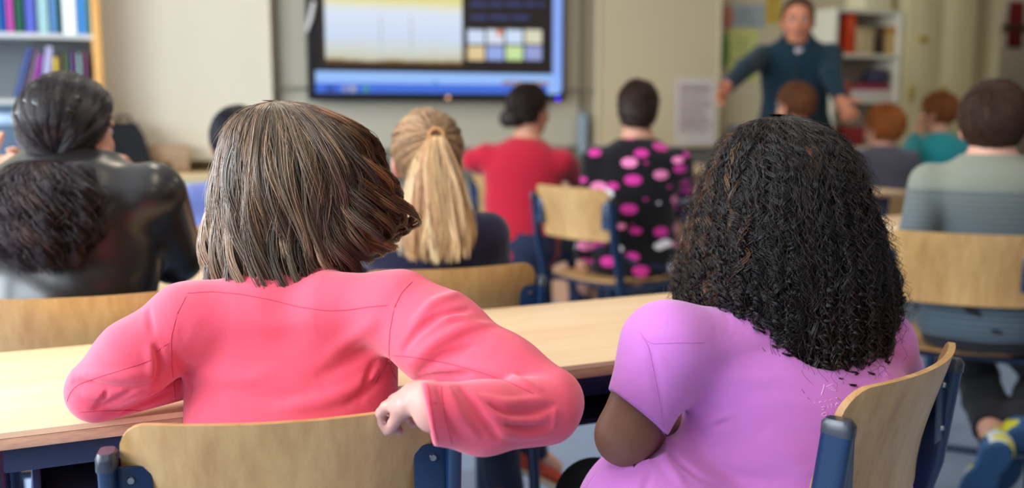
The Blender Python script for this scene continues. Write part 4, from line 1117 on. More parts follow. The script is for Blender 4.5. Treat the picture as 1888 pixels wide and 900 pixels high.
# red shirt
M_RED = cloth('crimson_jersey', (174, 20, 46), 0.1)
e, H, R, s, I = person('person in crimson long sleeved shirt with dark hair in a low bun', P(976, 200, 4.72), .49, D2(24.7 + 30), (196, 140, 112), M_RED, M_JEANS, head_yaw=D2(24.7 + 40), hs=1.05, lean=.08, bw=1.12, shirt_low=-.075, shoulder_yaw=D2(24.7 + 8),
    arms={'L': dict(elbow=P(872, 296, 4.75), wrist=P(905, 318, 4.95), palm=(0, 0, -1)), 'R': dict(elbow=P(1066, 330, 4.85), wrist=P(1085, 345, 5.15), palm=(0, 0, -1))})
def bun(sol): sol.add(ell(H + R @ A3(-.03, -.095, -.05), A3(.058, .05, .056), R), .012)
hair_obj(cap_hair(H, R, s, (44, 30, 26), e, 1200, .05, tie=A3(-.035, -.108, -.05), thick=.017, seed=11, nape=-.085, extra=bun), M_HAIRD, e)
# spotted top
m, nt, bb, N, L = nodes('black_knit_with_spots'); setp(bb, rough=0.9, spec=0.2, sheen=0.2)
tc = N.new('ShaderNodeTexCoord'); mp = N.new('ShaderNodeMapping'); mp.inputs['Rotation'].default_value = (0, .4, .5); mp.inputs['Scale'].default_value = (10.5, 10.5, 18)
vo = N.new('ShaderNodeTexVoronoi'); vo.inputs['Scale'].default_value = 1.0; vo.inputs['Randomness'].default_value = .8
L.new(tc.outputs['Object'], mp.inputs[0]); L.new(mp.outputs[0], vo.inputs['Vector'])
lt = N.new('ShaderNodeMath'); lt.operation = 'LESS_THAN'; lt.inputs[1].default_value = .38; L.new(vo.outputs['Distance'], lt.inputs[0])
sp = N.new('ShaderNodeSeparateColor'); L.new(vo.outputs['Color'], sp.inputs[0])
cr = N.new('ShaderNodeValToRGB'); cr.color_ramp.interpolation = 'CONSTANT'; L.new(sp.outputs[0], cr.inputs[0])
cr.color_ramp.elements[0].color = lin((206, 52, 150)) + (1,); cr.color_ramp.elements[1].position = .42; cr.color_ramp.elements[1].color = lin((236, 130, 180)) + (1,)
q = cr.color_ramp.elements.new(.74); q.color = lin((224, 220, 226)) + (1,)
mx = N.new('ShaderNodeMix'); mx.data_type = 'RGBA'; mx.inputs[6].default_value = lin((12, 10, 14)) + (1,)
L.new(lt.outputs[0], mx.inputs[0]); L.new(cr.outputs[0], mx.inputs[7]); L.new(mx.outputs[2], bb.inputs['Base Color'])
M_SPOT = m
e, H, R, s, I = person('person in black top with pink and white spots, dark pinned up hair', P(1177, 194, 4.30), .49, D2(24.7 + 12), (198, 146, 120), M_SPOT, M_JEANS, head_yaw=D2(24.7 + 10), hs=.98, bw=1.08, lean=.05, shirt_low=-.075,
    arms={'L': dict(elbow=P(1090, 398, 4.34), wrist=P(1075, 488, 4.32), hand=(0.02, .05, -1), palm=(1, 0.2, 0), curl=.4), 'R': dict(elbow=P(1258, 350, 4.38), wrist=P(1240, 395, 4.63), palm=(0, 0, -1))})
def bun2(sol): sol.add(ell(H + R @ A3(0, -.050, -.02), A3(.084, .07, .098), R), .012)
hair_obj(cap_hair(H, R, s, (50, 34, 28), e, 1200, .05, tie=A3(0, -.10, .0), thick=.017, seed=12, nape=-.10, extra=bun2), M_HAIRD, e)
# brown haired boy before the teacher
e, H, R, s, I = person('person with short brown hair sitting directly before the teacher', P(1466, 192, 5.32), .51, D2(24.7 - 32), (206, 150, 124), cloth('brown_jersey', (92, 74, 66)), M_JEANS, head_yaw=D2(24.7 - 24), hs=1.06)
hair_obj(cap_hair(H, R, s, (112, 68, 40), e, 1500, .03, thick=.012, seed=13), M_HAIRD, e)
# redhead in slate sweater
e, H, R, s, I = person('person with copper red hair in slate grey sweater at the back table', P(1629, 232, 5.6), .53, D2(24.7 + 4), (214, 158, 132), cloth('slate_jersey', (80, 78, 90)), M_JEANS, head_yaw=D2(24.7 - 25), hs=1.10, bw=1.1,
    arms={'L': dict(elbow=P(1568, 345, 5.65), wrist=P(1590, 340, 5.85)), 'R': dict(elbow=P(1694, 345, 5.65), wrist=P(1680, 340, 5.9))})
hair_obj(cap_hair(H, R, s, (160, 92, 42), e, 1600, .045, thick=.017, seed=14), M_HAIRD, e)
# redhead in teal
e, H, R, s, I = person('person with auburn hair in teal shirt leaning cheek on hand', P(1730, 204, 6.15), .53, D2(24.7 + 2), (214, 158, 132), cloth('teal_jersey', (40, 150, 160)), M_JEANS, head_yaw=D2(24.7 - 38), hs=1.06, lean=.12,
    arms={'L': dict(elbow=P(1674, 284, 6.03), wrist=P(1688, 252, 6.15), hand=UP * 1.0 + RT * .25, palm=RT, curl=.3), 'R': dict(elbow=P(1788, 300, 6.13), wrist=P(1770, 300, 6.35))})
hair_obj(cap_hair(H, R, s, (134, 78, 40), e, 1600, .05, thick=.016, seed=15), M_HAIRD, e)
# blue shirt pupil behind the coral girl
e, H, R, s, I = person('person in slate blue shirt with black hair, half hidden behind the coral shirt', P(440, 258, 3.25), .51, D2(14), (200, 148, 122), cloth('slate_blue_cotton', (84, 94, 146)), M_JEANS, hs=.98, bw=1.05,
    arms={'L': dict(elbow=P(352, 410, 3.28), wrist=P(372, 432, 3.5))})
hair_obj(cap_hair(H, R, s, (24, 24, 34), e, 1500, .05, thick=.015, seed=16), M_HAIRD, e)
# striped sweater
m, nt, bb, N, L = nodes('grey_striped_knit'); setp(bb, rough=0.9, spec=0.15, sheen=0.25)
tc = N.new('ShaderNodeTexCoord'); sp = N.new('ShaderNodeSeparateXYZ'); L.new(tc.outputs['Object'], sp.inputs[0])
sn = N.new('ShaderNodeMath'); sn.operation = 'SINE'; mu = N.new('ShaderNodeMath'); mu.operation = 'MULTIPLY'; mu.inputs[1].default_value = 390
L.new(sp.outputs['Z'], mu.inputs[0]); L.new(mu.outputs[0], sn.inputs[0])
gt = N.new('ShaderNodeMath'); gt.operation = 'GREATER_THAN'; gt.inputs[1].default_value = .72; L.new(sn.outputs[0], gt.inputs[0])
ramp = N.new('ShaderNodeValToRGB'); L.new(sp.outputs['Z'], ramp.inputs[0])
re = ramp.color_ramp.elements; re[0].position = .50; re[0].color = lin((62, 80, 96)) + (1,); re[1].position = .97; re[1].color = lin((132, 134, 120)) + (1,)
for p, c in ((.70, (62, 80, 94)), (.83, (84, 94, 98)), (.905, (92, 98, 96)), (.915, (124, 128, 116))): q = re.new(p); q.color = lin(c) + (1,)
lim = N.new('ShaderNodeMath'); lim.operation = 'LESS_THAN'; lim.inputs[1].default_value = .905; L.new(sp.outputs['Z'], lim.inputs[0])
an = N.new('ShaderNodeMath'); an.operation = 'MULTIPLY'; L.new(gt.outputs[0], an.inputs[0]); L.new(lim.outputs[0], an.inputs[1])
a2 = N.new('ShaderNodeMath'); a2.operation = 'MULTIPLY'; a2.inputs[1].default_value = .55; L.new(an.outputs[0], a2.inputs[0])
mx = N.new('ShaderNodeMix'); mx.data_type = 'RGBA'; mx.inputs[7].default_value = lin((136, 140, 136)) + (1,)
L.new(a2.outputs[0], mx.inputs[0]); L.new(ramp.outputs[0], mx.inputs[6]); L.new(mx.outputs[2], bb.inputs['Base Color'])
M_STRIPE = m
ctr = P(1832, 222, 2.98); yw = D2(24.7 + 22)
fx_, rx_ = A3(math.sin(yw), math.cos(yw), 0), A3(math.cos(yw), -math.sin(yw), 0)
an1 = P(1838, 820, 2.92); an2 = P(1878, 790, 2.96)
M_SNEAK, nt, bb, N, L = nodes('sneaker_panels'); setp(bb, rough=.55)
tc = N.new('ShaderNodeTexCoord'); vo = N.new('ShaderNodeTexVoronoi'); vo.inputs['Scale'].default_value = 26; L.new(tc.outputs['Object'], vo.inputs['Vector'])
sp = N.new('ShaderNodeSeparateColor'); L.new(vo.outputs['Color'], sp.inputs[0]); cr = N.new('ShaderNodeValToRGB'); cr.color_ramp.interpolation = 'CONSTANT'; L.new(sp.outputs[0], cr.inputs[0])
cr.color_ramp.elements[0].color = lin((206, 200, 40)) + (1,); cr.color_ramp.elements[1].position = .45; cr.color_ramp.elements[1].color = lin((214, 220, 224)) + (1,); q = cr.color_ramp.elements.new(.72); q.color = lin((56, 96, 150)) + (1,)
L.new(cr.outputs[0], bb.inputs['Base Color'])
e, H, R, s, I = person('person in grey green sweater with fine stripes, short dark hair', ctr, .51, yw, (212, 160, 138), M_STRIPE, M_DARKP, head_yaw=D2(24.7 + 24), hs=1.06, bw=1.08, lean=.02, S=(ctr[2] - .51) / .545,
    knees={-1: (P(1800, 690, 3.30), an1, an1 + A3(0, 0, -.12) + fx_ * .05 - RT * .05, fx_), 1: (P(1930, 690, 3.28), an2, an2 + A3(0, 0, -.12) + fx_ * .05 - RT * .04, fx_)},
    shoes=(M_SNEAK, plain('blue_rubber_sole', (40, 78, 120), .6, .4)),
    arms={'L': dict(elbow=P(1688, 440, 2.98), wrist=P(1720, 470, 3.25)), 'R': dict(elbow=P(1960, 430, 3.05), wrist=P(1930, 450, 3.3))})
hair_obj(cap_hair(H, R, s, (70, 48, 36), e, 2600, .05, thick=.016, seed=17, nape=-.10, hairline=.05, rad=.0009), M_HAIRD, e)
# blond ponytail
M_NAVYT = cloth('dark_navy_jersey', (36, 34, 62), .12)
e, H, R, s, I = person('person in dark navy top with a long blond ponytail', P(790, 284, 2.34), .51, D2(24.7 - 6), (222, 168, 148), M_NAVYT, M_JEANS, head_yaw=D2(24.7 + 3), hs=.95, bw=1.05, lean=.03,
    knees={1: (P(955, 650, 2.74), P(978, 826, 2.84), P(1030, 852, 2.88)), -1: (P(900, 655, 2.62), P(930, 905, 2.50), P(945, 940, 2.62))}, shoes=(plain('orange_red_canvas', (186, 72, 48), .6, .3, 0, .3, 20), None),
    arms={'L': dict(elbow=P(655, 470, 2.42), wrist=P(690, 500, 2.62)), 'R': dict(elbow=P(905, 480, 2.42), wrist=P(860, 500, 2.66))})
tieW = P(805, 250, 2.34 - .112); tieL = (tieW - H) @ R
parts = cap_hair(H, R, s, (132, 98, 70), e, 5200, .075, tie=tieL, thick=.013, seed=18, nape=-.078, light=(196, 156, 112), plight=.4, rad=.00055, segs=9, bumpy=.001)
def ponytail(path, widths, n, m, col, light, pl, rad, seed, wav=.004, curl=0.0, freq=9.0, depth=.55):
    r0 = np.random.default_rng(seed); path = np.array(path)
    t = np.linspace(0, 1, m); tp = np.linspace(0, 1, len(path))
    cx = np.stack([np.interp(t, tp, path[:, i]) for i in range(3)], 1)
    for _ in range(3): cx[1:-1] = (cx[:-2] + 2 * cx[1:-1] + cx[2:]) / 4
    wd = np.interp(t, np.linspace(0, 1, len(widths)), widths)
    nl = max(8, n // 28); la = r0.random(nl) * 2 * np.pi; lr = np.sqrt(r0.random(nl)); lph = r0.random(nl) * 6.28
    lock = r0.integers(0, nl, n)
    ox = lr[lock] * np.cos(la[lock]); oz = lr[lock] * np.sin(la[lock])
    jx, jz = r0.normal(0, .16, n), r0.normal(0, .16, n)
    conv = (1 - .65 * t)[None]
    end = 1 - .16 * r0.random(nl)[lock] - .04 * r0.random(n)
    tt = t[None] * end[:, None]
    C = np.stack([np.interp(tt, t, cx[:, i]) for i in range(3)], 2); wdt = np.interp(tt, t, wd)
    ph = lph[lock][:, None] + r0.normal(0, .35 if curl == 0 else .8, n)[:, None]
    sx_ = (ox[:, None] + jx[:, None] * conv) * wdt + (wav * tt + curl * np.minimum(1, tt * 3)) * np.sin(tt * freq + ph)
    sz_ = (oz[:, None] + jz[:, None] * conv) * wdt * depth + (wav * .7 * tt + curl * np.minimum(1, tt * 3)) * np.cos(tt * freq + ph)
    BK = -A3(math.sin(YAW), math.cos(YAW), 0)
    Pts = C + sx_[..., None] * RT + sz_[..., None] * BK
    base = hair_cols(nl, col, .22, light, pl)[lock] * np.exp(r0.normal(0, .15, (n, 1)))
    return strands_mesh(Pts, np.full(n, rad) * (.7 + .6 * r0.random(n)), np.clip(base, .001, 1))
dP = 2.34 - .112
path = [tieW + FW * .02, tieW - FW * .006, P(800, 285, dP - .015), P(802, 330, dP - .02), P(806, 390, dP - .02), P(808, 440, dP - .02), P(802, 492, dP - .015)]
parts.append(ponytail(path, [.012, .014, .034, .052, .066, .078, .074], 3400, 22, (196, 154, 110), (226, 190, 146), .45, .0007, 5, .010, 0, 8))
hair_obj(parts, M_HAIR, e)
B().tube([tieW + .016 * (math.cos(a) * RT + math.sin(a) * UP) - np.array(e.location) for a in np.linspace(0, 2 * math.pi, 25)], .004, 8, cap=False).build('hair_tie', plain('tan_elastic', (176, 128, 84), .6, .3), e)
# woman in leather jacket
M_LEATH = plain('black_leather', (30, 27, 27), .29, .5, 0, .25, 14, .7, 20)
e, H, R, s, I = person('person in black leather jacket with dark curly ponytail at the left', P(131, 236, 2.10), .52, D2(24.7 + 4), (212, 158, 134), M_LEATH, M_JEANS, head_yaw=D2(24.7 + 17), head_pitch=-.05, hs=.95, bw=1.08, bd=1.05, lean=.08, S=1.20, side=-.01, shirt_name='jacket', shirt_off=.016, fold=.003,
    arms={'R': dict(elbow=P(322, 470, 2.22), wrist=P(252, 338, 2.34), hand=unit(P(220, 298, 2.26) - P(252, 338, 2.34)), palm=unit(-RT * .8 + FW * -.2), curl=1.3),
          'L': dict(elbow=P(-70, 430, 2.35), wrist=P(-26, 322, 2.45), hand=unit(RT * .9 + UP * .3), palm=A3(*(-FW)), curl=1.3)})
tieW = P(98, 296, 2.10 - .10); tieL = (tieW - H) @ R
parts = cap_hair(H, R, s, (30, 24, 26), e, 5200, .075, tie=tieL, thick=.022, seed=19, nape=-.07, light=(66, 56, 62), plight=.25, rad=.0006, segs=9, bumpy=.007)
dP = 2.0
path = [P(100, 292, dP + .03), P(92, 300, dP - .02), P(80, 340, dP - .05), P(76, 390, dP - .06), P(76, 440, dP - .06), P(88, 512, dP - .04)]
parts.append(ponytail(path, [.03, .056, .095, .108, .100, .06], 2800, 48, (40, 28, 30), (84, 60, 56), .14, .0007, 6, .006, .0085, 24, .5))
hair_obj(parts, M_HAIRS, e)
# teacher
M_TEAL = cloth('dark_teal_denim', (14, 42, 56), .15, .85, .12)
hd = P(1471, 33, 5.80); ty = math.pi + D2(24.7 + 14)
e, H, R, s, I = person('person standing in dark teal shirt over white tee with both arms spread, the teacher', hd, .98, ty, (196, 128, 98), M_TEAL, M_DARKP, hs=1.13, bw=1.12, bd=1.1, legs='stand', S=1.26, lean=0.05, side=0.0, res=.006, neck_open=.43, shirt_low=-.08, head_pitch=-.12, shoulder_yaw=ty - D2(6),
    arms={'R': dict(elbow=P(1374, 126, 5.66), wrist=P(1338, 160, 5.47), hand=unit(P(1322, 188, 5.4) - P(1338, 160, 5.47)), palm=unit(RT * .7 - FW * .6), curl=.45),
          'L': dict(elbow=P(1534, 140, 5.70), wrist=P(1550, 186, 5.57), hand=unit(P(1568, 216, 5.5) - P(1550, 186, 5.57)), palm=unit(-RT * .5 - FW * .7), curl=.25, spread=.16)})
hair_obj(cap_hair(H, R, s, (92, 66, 50), e, 1400, .025, thick=.008, seed=20, nape=-.04), M_HAIRD, e)
T_, S_ = I['T'], I['S']
tl = I['tl']
# white tee in the open collar, collar flaps, placket with buttons, rolled cuffs
fw = T_[:, 1]
st = Solid(.01); st.add(cone(tl(-.020, .070, .405), tl(0, .090, .345), .012, .004)); st.add(cone(tl(.020, .070, .405), tl(0, .090, .345), .012, .004)); st.add(ell(tl(0, .068, .395), A3(.018, .018, .022) * S_, T_)); sdf_obj('tee', st, .006, cloth('white_cotton', (186, 176, 174)), e)
for sd in (-1, 1):
    st = Solid(.006); a = tl(sd * .012, .094, .355); b_ = tl(sd * .062, .045, .455)
    st.add(cone(a, b_, .010, .016)); st.add(cone(b_, tl(sd * .05, -.04, .475), .016, .018)); sdf_obj('collar', st, .005, M_TEAL, e)
st = Solid(.004); st.add(cone(tl(0, .112, .33), tl(0, .118, .02), .011, .011)); pk, _, _ = sdf_obj('placket', st, .005, cloth('darker_teal_denim', (10, 34, 44)), e)
for k in range(6):
    c = tl(0, .122, .30 - .05 * k) - np.array(e.location)
    b = B().sphere((0, 0, 0), .006, (1, 1, 1), 8).build('button', plain('button_horn', (60, 66, 70), .4, .4) if k == 0 else bpy.data.materials['button_horn'], pk); b.location = Vector(c)
for sd in (-1, 1):
    el, wr, _, _ = I['J'][sd]; n = unit(wr - el)
    st = Solid(.004); st.add(cone(wr - n * .055, wr - n * .005, .043, .042)); st.cut(n, wr - n * .008); st.cut(-n, wr - n * .058)
    sdf_obj('cuff', st, .005, cloth('faded_cuff_denim', (54, 62, 80)) if sd < 0 else bpy.data.materials['faded_cuff_denim'], e)
# ------------------------------------------------------------------ pupil in the coral shirt (near left)
M_CORAL = cloth('coral_cotton', (236, 86, 110), .05, .8, .3, .45, 40, .22)
M_CORALS = cloth('coral_stitching', (206, 62, 90), .05, .8, .2)
hipC = P(508, 760, 1.365); hipC[2] = .485; topC = P(545, 508, 1.45)
upC = unit(topC - hipC); yC = D2(24.7 + 8); f0 = A3(math.sin(yC), math.cos(yC), 0)
TC = frame(np.cross(upC, np.cross(f0, upC)), upC); LC = np.linalg.norm(topC - hipC); SCL = LC / .455
base = A3(hipC[0], hipC[1], 0)
GC = empty('person', base, 'person in coral pink shirt with brown wavy bob, right arm draped over chair', 'person')
hC = P(548, 330, 1.475); RC = yaw_frame(D2(24.7 + 16), 0, .04); hsC = .98
ROWS_C = [(z, (.150, .150, .150, .150, .153, .153, .142, .108)[i] if i < 8 else rx, ry, ox, oy) for i, (z, rx, ry, ox, oy) in enumerate(ROWS)]
jt = dict(ls=P(338, 596, 1.385), rs=P(735, 570, 1.36), le=P(184, 718, 1.375), lw=P(408, 738, 1.515), re=P(1002, 752, 1.245), rw=P(800, 760, 1.15))
jt['lw'][2] = .765
body = Solid(.02)
body.add(loft(hipC, TC, rows_scaled(SCL, .95, .86, -.006, rows=ROWS_C)))
body.add(cone(topC - upC * .01, hC + RC @ A3(0, -.02, -.055), .047, .047))
eyC = head_sdf(body, hC, RC, hsC)
for s_, e_, w_, sd in (('ls', 'le', 'lw', -1), ('rs', 're', 'rw', 1)):
    body.add(cone(jt[s_], jt[e_], .034, .031), .03); body.add(cone(jt[e_], jt[w_], .031, .024), .015)
fr = unit(P(722, 733, 1.235) - P(786, 733, 1.160))
hand_sdf(body, P(786, 733, 1.160), fr, FW * .6 - UP * .8, 1, .80, .9, .0, tdir=(1.0, .0, .45))
hand_sdf(body, jt['lw'], unit(jt['lw'] - jt['le']), A3(0, 0, -1), -1, .85, .3)
legs = []
for sd in (-1, 1):
    r_ = TC[:, 0]; hj = hipC + r_ * sd * .07; kn = hj + f0 * .34 + r_ * sd * .03; an = kn + f0 * .05; an[2] = .08
    legs.append((hj, kn, an))
    for a_, b_, ra, rb in leg_chain(hj, kn, an, .92): body.add(cone(a_, b_, ra, rb), .02)
sdf_obj('body', body, .0045, M_SKIN, GC, face_cols(hC, RC, hsC, (188, 140, 128)))
tr = Solid(.02); tr.add(loft(hipC, TC, rows_scaled(SCL, .96, .86, .004, -.07, .12)))
for hj, kn, an in legs:
    for a_, b_, ra, rb in leg_chain(hj, kn, an, .92): tr.add(cone(a_, b_, ra + .01, rb + .011), .02)
sdf_obj('trousers', tr, .006, M_JEANS, GC)
for hj, kn, an in legs: shoe(GC, an, an + f0 * .15, .9, M_SHOE, M_SOLE)
def coral_shirt():
    st = Solid(.03)
    st.add(loft(hipC, TC, rows_scaled(SCL, 1.0, .92, .007, -.02, .46, ROWS_C)))
    st.add(cone(P(610, 568, 1.385), P(735, 564, 1.362), .050, .0415), .04)
    st.add(cone(P(480, 570, 1.40), P(345, 590, 1.385), .052, .0445), .04)
    st.add(cone(P(742, 582, 1.36), P(812, 626, 1.335), .053, .0585), .035)
    st.add(cone(P(812, 622, 1.335), P(925, 690, 1.295), .0565, .0465), .03)
    st.add(cone(P(925, 690, 1.295), P(1010, 742, 1.262), .0465, .0455), .03)
    st.add(cone(P(1006, 755, 1.245), P(890, 772, 1.19), .0440, .0395), .005)
    st.add(cone(P(890, 770, 1.19), P(770, 760, 1.138), .0405, .0345), .02)
    st.add(cone(P(345, 592, 1.385), P(250, 660, 1.37), .0455, .0475), .035)
    st.add(cone(P(250, 660, 1.37), P(180, 716, 1.376), .0475, .0415), .03)
    lw = jt['lw']; st.add(cone(P(178, 724, 1.378) * A3(1, 1, 0) + A3(0, 0, .7625), lw, .0405, .034), .004)
    # sleeve end (cuff) over hand
    n = unit(-RT * .98 - UP * .2 - FW * .15); c = P(787, 762, 1.15)
    st.cutf(lambda p: np.where(np.linalg.norm(p - c, axis=1) < .075, (p - c) @ n, -1.0), .003)
    cn = topC + upC * .015 + TC[:, 1] * .004
    st.cutf(lambda p: .066 - np.linalg.norm((p - cn) * A3(1, 1, .7), axis=1), .006)
    return st
st = coral_shirt(); V0, F0 = grid_mesh(st, .006); tree = bvh(V0, F0)
def fold(px, amp, w, taper=True):
    L = cast_line(tree, px, 10)
    if len(L) > 2: st.mods.append(ridge(L, amp * 2.2, w * .68, taper))
for px, a, w in [
    # right sleeve below the shoulder
    ([(745, 645), (770, 612), (806, 584), (862, 571)], -.0050, .0065), ([(755, 672), (800, 632), (850, 606), (905, 598)], .0038, .010), ([(770, 690), (815, 658), (870, 640)], -.0032, .007),
    ([(760, 600), (800, 556), (846, 540)], .0028, .010), ([(800, 585), (850, 584), (880, 600)], .0030, .008),
    ([(800, 690), (860, 672), (930, 690), (990, 716)], .0030, .010), ([(770, 700), (812, 690), (868, 690)], -.0030, .006),
    # right elbow and forearm
    ([(905, 748), (935, 764), (985, 762), (1022, 748)], -.0044, .0050), ([(900, 762), (945, 778), (1000, 776)], .0036, .006), ([(920, 782), (965, 790), (1016, 786)], -.0036, .0050),
    ([(915, 796), (960, 806), (1010, 802)], .0030, .006), ([(850, 716), (880, 760), (920, 808)], -.0036, .0055), ([(866, 722), (905, 765), (940, 800)], .0030, .007),
    ([(826, 716), (846, 762), (880, 806)], .0024, .007), ([(808, 716), (822, 765), (850, 806)], -.0024, .005), ([(880, 730), (930, 744), (1000, 736)], .0030, .007), ([(1022, 752), (1024, 775), (1016, 795)], .0020, .004),
    # left sleeve
    ([(137, 704), (165, 706), (205, 716), (268, 716)], -.0050, .0058), ([(150, 690), (210, 694), (280, 690)], .0030, .010), ([(174, 756), (205, 742), (240, 722), (275, 708)], -.0046, .0050),
    ([(200, 718), (190, 735), (178, 752)], -.0036, .004), ([(150, 728), (176, 730), (196, 728)], .0026, .008), ([(210, 752), (250, 736), (300, 716)], .0030, .006), ([(222, 764), (270, 742), (312, 722)], -.0030, .005),
    ([(288, 640), (296, 675), (290, 706)], -.0050, .007), ([(275, 640), (282, 672), (276, 700)], .0034, .008), ([(272, 556), (276, 590), (282, 615)], -.0022, .006),
    # back
    ([(330, 704), (390, 690), (450, 700), (500, 690)], .0024, .014), ([(345, 735), (420, 720), (500, 735), (560, 728)], -.0020, .014), ([(520, 752), (600, 738), (660, 712), (700, 680)], .0034, .014),
    ([(580, 700), (640, 672), (690, 640)], -.0026, .014), ([(600, 660), (650, 620), (700, 590)], .0020, .014), ([(640, 745), (680, 716), (712, 690)], -.0034, .008), ([(420, 590), (500, 600), (590, 596)], .0014, .02),
    ([(330, 660), (352, 690), (350, 740)], -.0022, .010), ([(690, 670), (672, 706), (664, 742)], -.0030, .007)]:
    fold(px, a, w)
shirtC, VC_, FC_ = sdf_obj('shirt', st, .0030, M_CORAL, GC)
treeC = bvh(VC_, FC_)
seams = [[(762, 518), (740, 540), (726, 570), (719, 610), (717, 650), (722, 685), (733, 703)],
         [(342, 541), (390, 538), (440, 542), (500, 553), (550, 566), (600, 573), (640, 572), (680, 566), (718, 563)],
         [(722, 655), (770, 660), (830, 671), (890, 688), (940, 706), (985, 727)], [(720, 662), (705, 682), (690, 712)],
         [(122, 745), (130, 722), (146, 708), (176, 697), (220, 684), (262, 670), (285, 662)], [(288, 650), (296, 640), (314, 632)],
         [(344, 545), (326, 580), (315, 625), (316, 670), (322, 720), (326, 762)], [(788, 708), (792, 740), (800, 790), (808, 820)], [(812, 708), (816, 740), (824, 790), (834, 822)],
         [(776, 742), (812, 744)], [(143, 760), (180, 758), (230, 757), (310, 757)]]
lines = [q for q in (cast_line(treeC, s_, 7) for s_ in seams) if len(q) > 2]
V, Fq = tube_mesh([l + FW * .0002 for l in lines], .00085)
o = link_mesh('seam', np_mesh('seam', V - base, Fq), M_CORALS, GC)
# collar standing at the nape
def collar_fn(c, ax, r, h, th):
    def f(p):
        q = p - c; z = q @ ax; rad = np.linalg.norm(q - z[:, None] * ax, axis=1) - (z + .02) * .1
        return np.maximum(np.abs(rad - r) - th, np.maximum(-z - .012, z - h))
    f.box = (c - .13, c + .13); return f
sc = Solid(.004); sc.add(collar_fn(topC + upC * -.022 + TC[:, 1] * .018 + TC[:, 0] * .012, unit(upC + TC[:, 0] * .10 + TC[:, 1] * .25), .066, .034, .0045))
sdf_obj('collar', sc, .004, M_CORAL, GC)
eyes_obj(GC, eyC, RC, hsC)

# ---- bob hair: locks laid over an envelope around the head
def envelope(crown_px, d, prof, n=26):
    """prof: {angle: [(r_px, v_px), ...]} -> function (theta, t) -> r, z in metres"""
    sc_ = d / F_PX; ang = sorted(prof); R_, Z_ = [], []
    for a in ang:
        q = np.array(prof[a], float); s = np.concatenate([[0], np.cumsum(np.linalg.norm(np.diff(q, axis=0), axis=1))]); s /= s[-1]
        t = np.linspace(0, 1, n); r = np.interp(t, s, q[:, 0]); v = np.interp(t, s, q[:, 1])
        for _ in range(2): r[1:-1] = (r[:-2] + 2 * r[1:-1] + r[2:]) / 4; v[1:-1] = (v[:-2] + 2 * v[1:-1] + v[2:]) / 4
        R_.append(r * sc_); Z_.append(-(v - crown_px[1]) * sc_)
    R_, Z_ = np.array(R_), np.array(Z_); aa = np.array(ang, float)
    def f(th, t):
        th = np.clip(th, aa[0], aa[-1] - 1e-6); i = np.searchsorted(aa, th, 'right') - 1; w = (th - aa[i]) / (aa[i + 1] - aa[i]); w = w * w * (3 - 2 * w)
        x = np.clip(t, 0, 1.12) * (n - 1); k = np.clip(x.astype(int), 0, n - 2); fx = x - k
        g = lambda A: (A[i, k] * (1 - fx) + A[i, k + 1] * fx) * (1 - w) + (A[i + 1, k] * (1 - fx) + A[i + 1, k + 1] * fx) * w
        return g(R_), g(Z_)
    return f
BKH = -A3(math.sin(YAW), math.cos(YAW), 0); UZ = A3(0, 0, 1)
def env_pt(E, O, th, t, rho, dr=0.0, dth=0.0, dz=0.0):
    r, z = E(th, t); r = r * rho + dr; a = np.radians(th) + dth / np.maximum(r, .03)
    return O + (r * np.sin(a))[..., None] * RT + (r * np.cos(a))[..., None] * BKH + (z + dz)[..., None] * UZ
def underlay(E, O, rho, col, a0, a1, t1=.92, na=72, nt=30):
    th = np.linspace(a0, a1, na); t = np.linspace(0.0, t1, nt)
    TH, TT = np.meshgrid(th, t, indexing='ij')
    V = env_pt(E, O, TH.ravel(), TT.ravel(), rho, dz=-.006).reshape(-1, 3)
    i = np.arange(na - 1)[:, None] * nt; j = np.arange(nt - 1)[None]
    Fq = np.stack([i + j, i + j + 1, i + nt + j + 1, i + nt + j], -1).reshape(-1, 4)
    return V, Fq, np.repeat(np.array(lin(col))[None], len(V), 0)
crC = (508, 186)
EC = envelope(crC, 1.40, {
    -150: [(0, 186), (50, 196), (95, 235), (112, 290), (116, 350), (116, 410), (112, 470)],
    -90: [(0, 186), (46, 197), (84, 235), (104, 290), (116, 350), (120, 400), (116, 450), (100, 516)],
    -45: [(0, 186), (54, 194), (96, 228), (122, 290), (134, 350), (136, 410), (150, 465), (152, 552)],
    0: [(0, 186), (62, 193), (112, 228), (146, 290), (156, 355), (152, 425), (160, 485), (186, 575)],
    45: [(0, 185), (66, 191), (126, 220), (170, 270), (184, 330), (180, 400), (180, 455), (172, 515)],
    90: [(0, 185), (66, 190), (128, 216), (170, 252), (198, 295), (208, 340), (214, 385), (222, 420), (206, 452), (158, 478)],
    135: [(0, 186), (62, 194), (110, 225), (146, 270), (160, 320), (166, 370), (168, 410), (150, 440)]})
OC = P(crC[0], crC[1], 1.462)
r0 = np.random.default_rng(21)
nl, per, m = 330, 30, 30
thl = r0.uniform(-140, 128, nl); thl = np.where(r0.random(nl) < .35, r0.uniform(-95, 100, nl), thl)
rhol = 1.0 - .16 * r0.random(nl) ** 1.3; t0l = np.where(r0.random(nl) < .6, 0.0, r0.random(nl) * .35); t1l = np.where(r0.random(nl) < .3, r0.uniform(.55, .95, nl), r0.uniform(.88, 1.04, nl))
phl = 1.6 * np.sin(np.radians(thl) * 2.2) + r0.normal(0, .9, nl); frl = r0.uniform(1.3, 1.9, nl); ampl = r0.uniform(.4, 1.2, nl)
right = np.clip((thl - 40) / 45, 0, 1); right = right * right * (3 - 2 * right)
lock = np.repeat(np.arange(nl), per); n = len(lock)
t = np.linspace(0, 1, m)[None]; tt = t0l[lock][:, None] + (t1l[lock] * (1 + r0.normal(0, .02, n)) - t0l[lock])[:, None] * t
